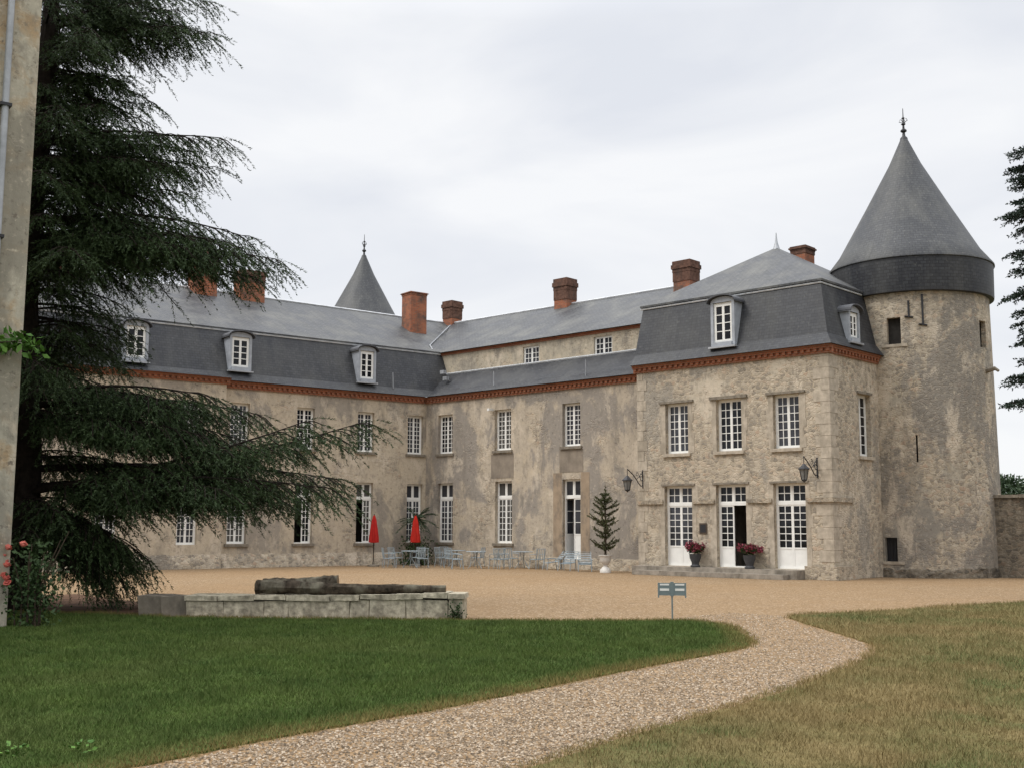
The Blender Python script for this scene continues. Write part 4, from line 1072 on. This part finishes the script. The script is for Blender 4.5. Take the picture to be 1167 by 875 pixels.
# ------------------------------------------------------------------ sign
sg = thing('signpost', 'small grey two-armed sign on a thin post at the lawn edge', 'sign', (-11.79, 16.77, 0), math.atan2(RT[1], RT[0])-.12)
mb = MB(); mb.tube([(0, 0, 0), (0, 0, .66)], .014, 8); mb.build('post', M['signgrey'], sg)
for sx in (-1, 1):
    a, b = (.03, .235) if sx > 0 else (-.235, -.03)
    mb = MB(); mb.box((a, -.018, .425), (b, .004, .64)); pb = mb.build('sign_board', M['signgrey'], sg)
    for z0, z1 in ((.598, .625), (.505, .545)):
        mb = MB(); mb.box((a+.025, -.021, z0), (b-.02, -.0185, z1)); mb.build('pale_strip', M['white_old'], pb)
    mb = MB(); xx = a if sx < 0 else b; mb.box((xx-.012, -.022, .385), (xx+.012, .01, .645)); mb.build('end_bracket', M['signgrey'], sg)
mb = MB(); mb.box((-.03, -.024, .41), (.03, .012, .66)); mb.build('clamp', M['signgrey'], sg)

# ------------------------------------------------------------------ wall lanterns, plaque, flower pots
def lantern(x, label, ln, ztop):
    t_ = thing('wall_lantern', label, 'lantern', (PX+x, PY, ztop), 0, 'lanterns on scrolled brackets on the pavilion')
    b = MB()
    b.box((-.025, -.02, -.62), (.025, .005, .02))
    pts = [(0, -.01, -.52), (0, -.12, -.56), (0, -.24, -.48), (0, -.40, -.32), (0, -.62, -.14), (0, -ln, .02)]; b.tube(pts, .018, 6)
    sc = [(0, -.10-.11*math.cos(a)*(1-a/14), -.26+.15*math.sin(a)*(1-a/14)) for a in np.linspace(0, 9, 22)]; b.tube(sc, .013, 5)
    sc = [(0, -.36-.10*math.cos(a)*(1-a/12), -.14+.10*math.sin(a)*(1-a/12)) for a in np.linspace(1, 8, 18)]; b.tube(sc, .012, 5)
    b.tube([(0, -.02, -.04), (0, -.12, -.10), (0, -.26, -.24), (0, -.40, -.32)], .012, 5)
    b.tube([(0, -ln, .02), (0, -ln, -.26)], .012, 5)
    br = b.build('bracket', M['iron'], t_)
    b = MB(); b.lathe([(0, -.20), (.05, -.22), (.09, -.27), (.20, -.36), (.205, -.385), (0, -.385)], 6, (0, -ln, 0)); b.build('lantern_cap', M['iron'], t_)
    b = MB(); b.lathe([(.15, -.385), (.085, -.70), (0, -.70)], 6, (0, -ln, 0)); b.build('glass', M['lampglass'], t_)
    b = MB()
    for k in range(6):
        a = 2*PI*k/6; b.tube([(.155*math.cos(a), -ln+.155*math.sin(a), -.385), (.09*math.cos(a), -ln+.09*math.sin(a), -.71)], .012, 4)
    b.lathe([(0, -.70), (.1, -.70), (.09, -.73), (.02, -.77), (0, -.80)], 6, (0, -ln, 0)); b.build('lantern_frame', M['iron'], t_)
lantern(7.05, 'black lantern on a scrolled bracket above the rightmost French door', .86, 3.80)
lantern(.22, 'black lantern on a scrolled bracket at the left corner of the pavilion', .92, 3.62)
pq = thing('wall_plaque', 'small dark plaque on the wall left of the open door', 'plaque', (PX+2.74, PY-.005, 1.40))
b = MB(); b.box((-.15, -.025, 0), (.15, 0, .36)); fr_ = b.build('frame', M['plaque'], pq)
b = MB(); b.box((-.11, -.029, .05), (.11, -.0255, .31)); b.build('panel', M['iron'], pq)
def flowerpot(x, y, label):
    t_ = thing('flower_pot', label, 'flower pot', (PX+x, PY+y, .287), 0, 'flower pots beside the open door')
    b = MB(); b.lathe([(0, 0), (.16, 0), (.17, .05), (.12, .09), (.13, .16), (.19, .30), (.20, .40), (.21, .44), (.18, .44), (.17, .40), (0, .40)], 20); b.build('pot', M['pot'], t_, smooth=True)
    n = 500; P = unit(rng.normal(size=(n, 3)))*rng.uniform(.4, 1, (n, 1))*np.array([.25, .25, .16])+np.array([0, 0, .60])
    V, F, rn = leaves(P, P-np.array([0, 0, .45])+rng.normal(0, .2, P.shape), .09, .05); tri_mesh('foliage', V, F, M['leaf'], {'rnd': rn}, t_)
    n = 1100; cc_ = rng.normal(0, 1, (16, 3))*np.array([.145, .145, .06])+np.array([0, 0, .64]); P = cc_[rng.integers(0, 16, n)]+rng.normal(0, .045, (n, 3)); P = P[P[:, 2] > .52]; n = len(P)
    V, F, rn = leaves(P, rng.normal(size=P.shape)+np.array([0, 0, .6]), .065, .055); tri_mesh('flowers', V, F, M['flower'], {'rnd': rn}, t_)
flowerpot(2.62, -.34, 'dark pot of wine-red flowers on the step under the small plaque')
flowerpot(4.72, -.34, 'dark pot of wine-red flowers on the step right of the open door')

# ------------------------------------------------------------------ potted trees
ur = thing('potted_tree', 'spiky monkey puzzle sapling in a pale stone urn beside the tall door', 'potted tree', (-25.75, 32.54, 0))
b = MB(); b.lathe([(0, 0), (.20, 0), (.20, .09), (.15, .15), (.08, .22), (.08, .27), (.16, .35), (.20, .46), (.205, .56), (.24, .60), (.24, .63), (.20, .63), (.18, .59), (0, .59)], 24); b.build('urn', M['urn'], ur, smooth=True)
b = MB(); b.lathe([(0, .585), (.188, .59), (.0, .61)], 16); b.build('soil', M['soil'], ur)
wood = MB(); wood.tube([(0, 0, .58), (.02, 0, 1.6), (0, .01, 3.05)], [.045, .032, .012], 7)
TP, TD = [], []
for z, L, nb in ((.80, .46, 6), (.95, .62, 7), (1.22, .42, 4), (1.38, .60, 7), (1.62, .50, 6), (1.80, .64, 7), (2.05, .58, 7), (2.28, .60, 7), (2.42, .36, 5), (2.55, .30, 5), (2.72, .18, 4)):
    a0 = rng.uniform(0, 6)
    for k in range(nb):
        a = a0+2*PI*k/nb+rng.uniform(-.4, .4); l = L*rng.uniform(.6, 1.15); z = z+rng.uniform(-.035, .035); t_ = np.linspace(0, 1, 7)[:, None]; d = np.array([math.cos(a), math.sin(a), 0])
        p = np.array([0, 0, z])+d*l*t_+np.array([0, 0, 1])*l*(.10*t_+.30*t_**2.2); wood.tube(p, .012, 5, cap=False)
        m = 62; u = rng.random(m)**.8; i = np.minimum((u*6).astype(int), 5); f = (u*6-i)[:, None]
        TP.append(p[i]+(p[i+1]-p[i])*f); TD.append(unit(p[i+1]-p[i])*.75+rng.normal(0, .6, (m, 3)))
m = 260; zz_ = rng.uniform(.62, 3.05, m); TP.append(np.c_[np.zeros(m), np.zeros(m), zz_]); TD.append(rng.normal(0, 1, (m, 3))+np.array([0, 0, .9]))
P, D = np.concatenate(TP), np.concatenate(TD)
wood.build('trunk', M['bark'], ur)
V, F, rn = leaves(P, D, rng.uniform(.06, .10, len(P)), .032); tri_mesh('foliage', V, F, M['araucaria'], {'rnd': rn}, ur)

pm = thing('palm_plant', 'small palm with spreading grey-green fronds at the inner corner of the wings', 'palm', (-36.25, 32.95, 0))
b = MB(); b.lathe([(0, 0), (.26, 0), (.34, .5), (.36, .55), (.30, .55), (0, .5)], 18); b.build('tub', M['pot'], pm, smooth=True)
b = MB(); b.tube([(0, 0, .5), (.03, 0, 1.1), (0, .02, 1.95)], [.11, .10, .09], 9); b.build('trunk', M['bark'], pm)
TP, TD, TLn, TW = [], [], [], []
for k in range(26):
    a = rng.uniform(0, 2*PI); up_ = rng.uniform(-.5, 1.0); l = rng.uniform(.55, 1.0); m = 9
    d = np.array([math.cos(a), math.sin(a), 0])*math.cos(up_*1.2)+np.array([0, 0, 1])*math.sin(up_*1.2); t_ = np.linspace(0, 1, m)[:, None]
    p = np.array([0, 0, 1.95])+d*l*t_-np.array([0, 0, 1])*.4*l*t_**2.2
    for q in (-1, 1):
        for i in range(m-1):
            for rep in range(2):
                sd = unit(np.cross(d, [0, 0, 1])+1e-6)*q; TP.append(p[i]+(p[i+1]-p[i])*rng.random()); TD.append(unit(d*.8+sd*.9-np.array([0, 0, .35]))); TLn.append(.30*(1-abs(i/m-.4))); TW.append(.028)
    TP.append(p[2]); TD.append(unit(p[-1]-p[2])); TLn.append(l*.7); TW.append(.03)
V, F, rn = leaves(np.array(TP), np.array(TD), np.array(TLn), np.array(TW)); tri_mesh('fronds', V, F, M['palm'], {'rnd': rn}, pm)
n = 900; P = np.c_[rng.normal(0, .32, n), rng.normal(0, .32, n), np.abs(rng.normal(.4, .35, n))]
V, F, rn = leaves(P, rng.normal(size=(n, 3))+np.array([0, 0, .4]), .12, .07); tri_mesh('undergrowth', V, F, M['leaf'], {'rnd': rn}, pm)

# ------------------------------------------------------------------ terrace furniture
def parasol(loc, label, mat, z0=.95, z1=2.06):
    t_ = thing('closed_parasol', label, 'parasol', loc, 0, 'closed red parasols')
    b = MB(); b.tube([(0, 0, .05), (0, 0, z1+.06)], .02, 8); b.build('pole', M['log'], t_)
    b = MB(); b.lathe([(0, 0), (.24, 0), (.24, .06), (.05, .09), (.04, .2), (0, .2)], 20); b.build('base', M['stone_dark'], t_)
    b = MB(); b.lathe([(.05, z0), (.18, z0+.02), (.175, z0+.2), (.135, z0+.55), (.09, z0+.9), (.03, z1), (0, z1+.01)], 48, fold=.16, nf=8); b.build('canopy', M[mat], t_, smooth=True)
parasol((-36.18, 30.54, 0), 'closed deep red parasol standing before the half-open window', 'red')
parasol((-35.55, 32.25, 0), 'closed orange-red parasol standing in front of the palm', 'red2')

def make_chair():
    t_ = thing('garden_chair', '', 'chair')
    def part(nm, fnc):
        b = MB(); fnc(b); return b.build(nm, M['metal_pale'], t_)
    part('seat', lambda b: [b.box((-.22, -.22+.09*k, .43), (.22, -.22+.09*k+.07, .448)) for k in range(5)]+[b.tube([(-.23, -.23, .425), (.23, -.23, .425), (.23, .23, .425), (-.23, .23, .425), (-.23, -.23, .425)], .012, 5)])
    def back(b):
        b.tube([(-.23, .22, .43), (-.23, .30, .90), (.23, .30, .90), (.23, .22, .43)], .015, 5)
        for k in range(5): b.box((-.19+.095*k-.012, -.008, 0), (-.19+.095*k+.012, .008, .44), Matrix.Translation((0, .235, .46)) @ Matrix.Rotation(-.165, 4, 'X'))
    part('backrest', back)
    for sx in (-1, 1):
        part('armrest', lambda b: b.tube([(sx*.25, -.2, .43), (sx*.26, -.2, .65), (sx*.26, .22, .67), (sx*.24, .27, .66)], .014, 5))
        for sy in (-1, 1): part('leg', lambda b: b.tube([(sx*.22, sy*.21, .43), (sx*.25, sy*.26, 0)], .014, 5))
    return t_
def make_table():
    t_ = thing('garden_table', '', 'table')
    b = MB(); b.lathe([(0, .70), (.44, .70), (.45, .715), (.44, .73), (0, .73)], 28); b.build('tabletop', M['metal_pale'], t_)
    for k in range(3):
        a = 2*PI*k/3; b = MB(); b.tube([(.1*math.cos(a), .1*math.sin(a), .70), (.06*math.cos(a), .06*math.sin(a), .4), (.36*math.cos(a), .36*math.sin(a), 0)], .016, 5); b.build('leg', M['metal_pale'], t_)
    return t_
tbl0 = make_table()
for i, (x, y, lab) in enumerate(((-34.35, 30.95, 'round pale metal table nearest the deep red parasol'), (-33.9, 33.0, 'round pale metal table under the window right of the palm'), (-31.95, 32.2, 'round pale metal table in the middle of the terrace'), (-30.6, 33.45, 'round pale metal table below the sill of the middle window'))):
    o = tbl0 if i == 0 else copy_tree(tbl0); o.location = (x, y, 0); o.scale = (.9, .9, .9); o['label'] = lab; o['group'] = 'round metal garden tables'
ch0 = make_chair()
# facing angle: 0 means the sitter faces -y
chairs = [(-34.55, 29.95, 2.6, 'pale metal chair at the left end of the terrace, back to the cedar'),
          (-35.05, 30.75, 1.75, 'pale metal chair between the deep red parasol and its table'),
          (-34.85, 31.75, .3, 'pale metal chair behind the table nearest the palm'),
          (-33.45, 30.75, -2.2, 'pale metal chair facing left towards the table by the deep red parasol'),
          (-34.85, 33.35, 1.2, 'pale metal chair close to the wall beside the palm'),
          (-33.75, 32.1, 3.0, 'pale metal chair in front of the table right of the palm'),
          (-33.0, 33.35, -1.2, 'pale metal chair between the two tables right of the palm'),
          (-31.75, 31.0, 2.4, 'foremost pale metal chair, standing out on the gravel'),
          (-32.6, 31.55, 1.6, 'pale metal chair left of the middle table'),
          (-31.1, 32.5, -1.5, 'pale metal chair right of the middle table'),
          (-30.75, 32.4, 2.9, 'pale metal chair in front of the table below the middle window'),
          (-29.7, 33.3, -1.8, 'rightmost pale metal chair of the terrace, facing left below the middle window'),
          (-31.35, 33.6, 1.4, 'pale metal chair against the wall below the middle window')]
for i, (x, y, a, lab) in enumerate(chairs):
    o = ch0 if i == 0 else copy_tree(ch0); o.location = (x, y, 0); o.rotation_euler = (0, 0, a); o.scale = (.88, .88, .86); o['label'] = lab; o['group'] = 'pale metal garden chairs'
def make_lounger():
    t_ = thing('deck_chair', '', 'deck chair')
    def part(nm, fnc):
        b = MB(); fnc(b); return b.build(nm, M['metal_pale'], t_)
    part('seat', lambda b: [b.box((-.26, -.30+.1*k, .29+.012*k), (.26, -.30+.1*k+.075, .31+.012*k)) for k in range(5)])
    def back(b):
        mt_ = Matrix.Translation((0, .22, .33)) @ Matrix.Rotation(-.75, 4, 'X')
        for k in range(6): b.box((-.26, -.01, .03+.1*k), (.26, .01, .03+.1*k+.04), mt_)
        b.tube([mt_ @ Vector((-.27, 0, 0)), mt_ @ Vector((-.27, 0, .66)), mt_ @ Vector((.27, 0, .66)), mt_ @ Vector((.27, 0, 0))], .016, 5)
    part('backrest', back)
    for sx in (-1, 1):
        part('armrest', lambda b: b.box((sx*.32-.04, -.3, .49), (sx*.32+.04, .32, .51)))
        for sy in (-1, 1): part('leg', lambda b: b.tube([(sx*.29, sy*.26, .5 if sy < 0 else .49), (sx*.29, sy*.34, 0)], .018, 5))
    return t_
l0 = make_lounger()
for i, (x, y, a, lab) in enumerate(((-28.95, 33.3, -.5, 'low pale slatted deck chair left of the tall door'), (-27.9, 32.95, .3, 'low pale slatted deck chair in front of the tall door'), (-26.95, 32.85, .7, 'low pale slatted deck chair between the tall door and the urn'))):
    o = l0 if i == 0 else copy_tree(l0); o.location = (x, y, 0); o.rotation_euler = (0, 0, a); o.scale = (.85, .85, .85); o['label'] = lab; o['group'] = 'low deck chairs by the tall door'

# ------------------------------------------------------------------ rose bush, vine, weeds
def facing(px): return None
rb = thing('rose_bush', 'rose bush with pink-red blooms at the foot of the old stone house corner', 'rose bush', (-18.2, 8.25, 0))
wood = MB(); tips = []
for k in range(11):
    a = rng.uniform(0, 2*PI); l = rng.uniform(.15, .7); h = rng.uniform(.7, 1.55); r0_ = rng.uniform(.02, .2)
    p = [(r0_*math.cos(a), r0_*math.sin(a), 0), (l*.4*math.cos(a), l*.4*math.sin(a), h*.5), (l*math.cos(a), l*math.sin(a), h)]
    wood.tube(p, [.014, .011, .006], 5); tips.append(p[-1])
wood.build('stem', M['bark'], rb)
n = 1500; P = np.c_[rng.normal(.0, .2, n), rng.normal(.05, .2, n), np.clip(rng.normal(.62, .3, n), .03, 1.3)]
V, F, rn = leaves(P, rng.normal(size=(n, 3))+np.array([0, 0, .1]), rng.uniform(.05, .10, n), rng.uniform(.03, .06, n)); tri_mesh('foliage', V, F, M['leaf'], {'rnd': rn}, rb)
fx = [(-.10, -.35, 1.25), (.20, -.20, 1.30), (-.28, -.30, 1.02), (.05, -.40, .98), (-.30, -.35, 1.12), (-.02, -.38, .78), (.02, -.36, .70), (-.12, -.38, .82)]
for q in fx:
    b = MB()
    b.sphere((0, 0, 0), .042, 10, 6, (1, 1, .8)); b.lathe([(.02, -.02), (.055, .0), (.062, .025), (.045, .022)], 9, fold=.12, nf=5); b.lathe([(.015, .0), (.036, .02), (.04, .05), (.022, .04)], 9, fold=.15, nf=4)
    o = b.build('rose', M['rose'], rb, (q[0]*.7+.35*FW[1]*0, q[1], q[2])); o.rotation_euler = (rng.uniform(-.6, .6), rng.uniform(-.6, .6), 0)
    at = o.data.attributes.new('rnd', 'FLOAT', 'POINT'); at.data.foreach_set('value', rng.random(len(o.data.vertices)).astype(np.float32))
vn = thing('climbing_vine', 'bright green leafy vine sprig sticking out from the old stone house corner', 'vine', (-18.3, 7.75, 4.45))
wood = MB(); pts = [np.array([-.25, -.45, -.1]), np.array([0., -.15, .05]), np.array([.18, .12, .08]), np.array([.32, .36, .0])]
wood.tube(pts, [.012, .01, .008, .004], 5); wood.tube([pts[1], pts[1]+np.array([.1, .1, -.22])], [.008, .003], 5); wood.build('stem', M['bark'], vn)
n = 170; u = rng.random(n)*2.999; i = u.astype(int); f = (u-i)[:, None]; pa = np.array(pts)
P = pa[i]+(pa[i+1]-pa[i])*f+rng.normal(0, .075, (n, 3))
V, F, rn = leaves(P, rng.normal(size=(n, 3))+np.array([.2, .2, -.45]), rng.uniform(.11, .19, n), rng.uniform(.06, .10, n)); tri_mesh('foliage', V, F, M['leaf_bright'], {'rnd': rn}, vn)
for (x, y, lab) in ((-8.05, 3.62, 'small bright green broad-leaved weed on the lawn beside the path, lower left corner'), (-7.78, 3.95, 'second bright green weed, nearer the path edge in the lower left')):
    w_ = thing('weed', lab, 'weed', (x, y, .03), 0, 'weeds at the path edge')
    n = 26; a = rng.uniform(0, 2*PI, n); rr = rng.uniform(.01, .10, n); P = np.c_[rr*np.cos(a), rr*np.sin(a), rng.uniform(.0, .07, n)]
    V, F, rn = leaves(P, np.c_[np.cos(a), np.sin(a), rng.uniform(.1, .9, n)], rng.uniform(.025, .05, n), rng.uniform(.02, .035, n), flat=np.array([0, 0, 1.])); tri_mesh('leaves', V, F, M['leaf_bright'], {'rnd': rn}, w_)
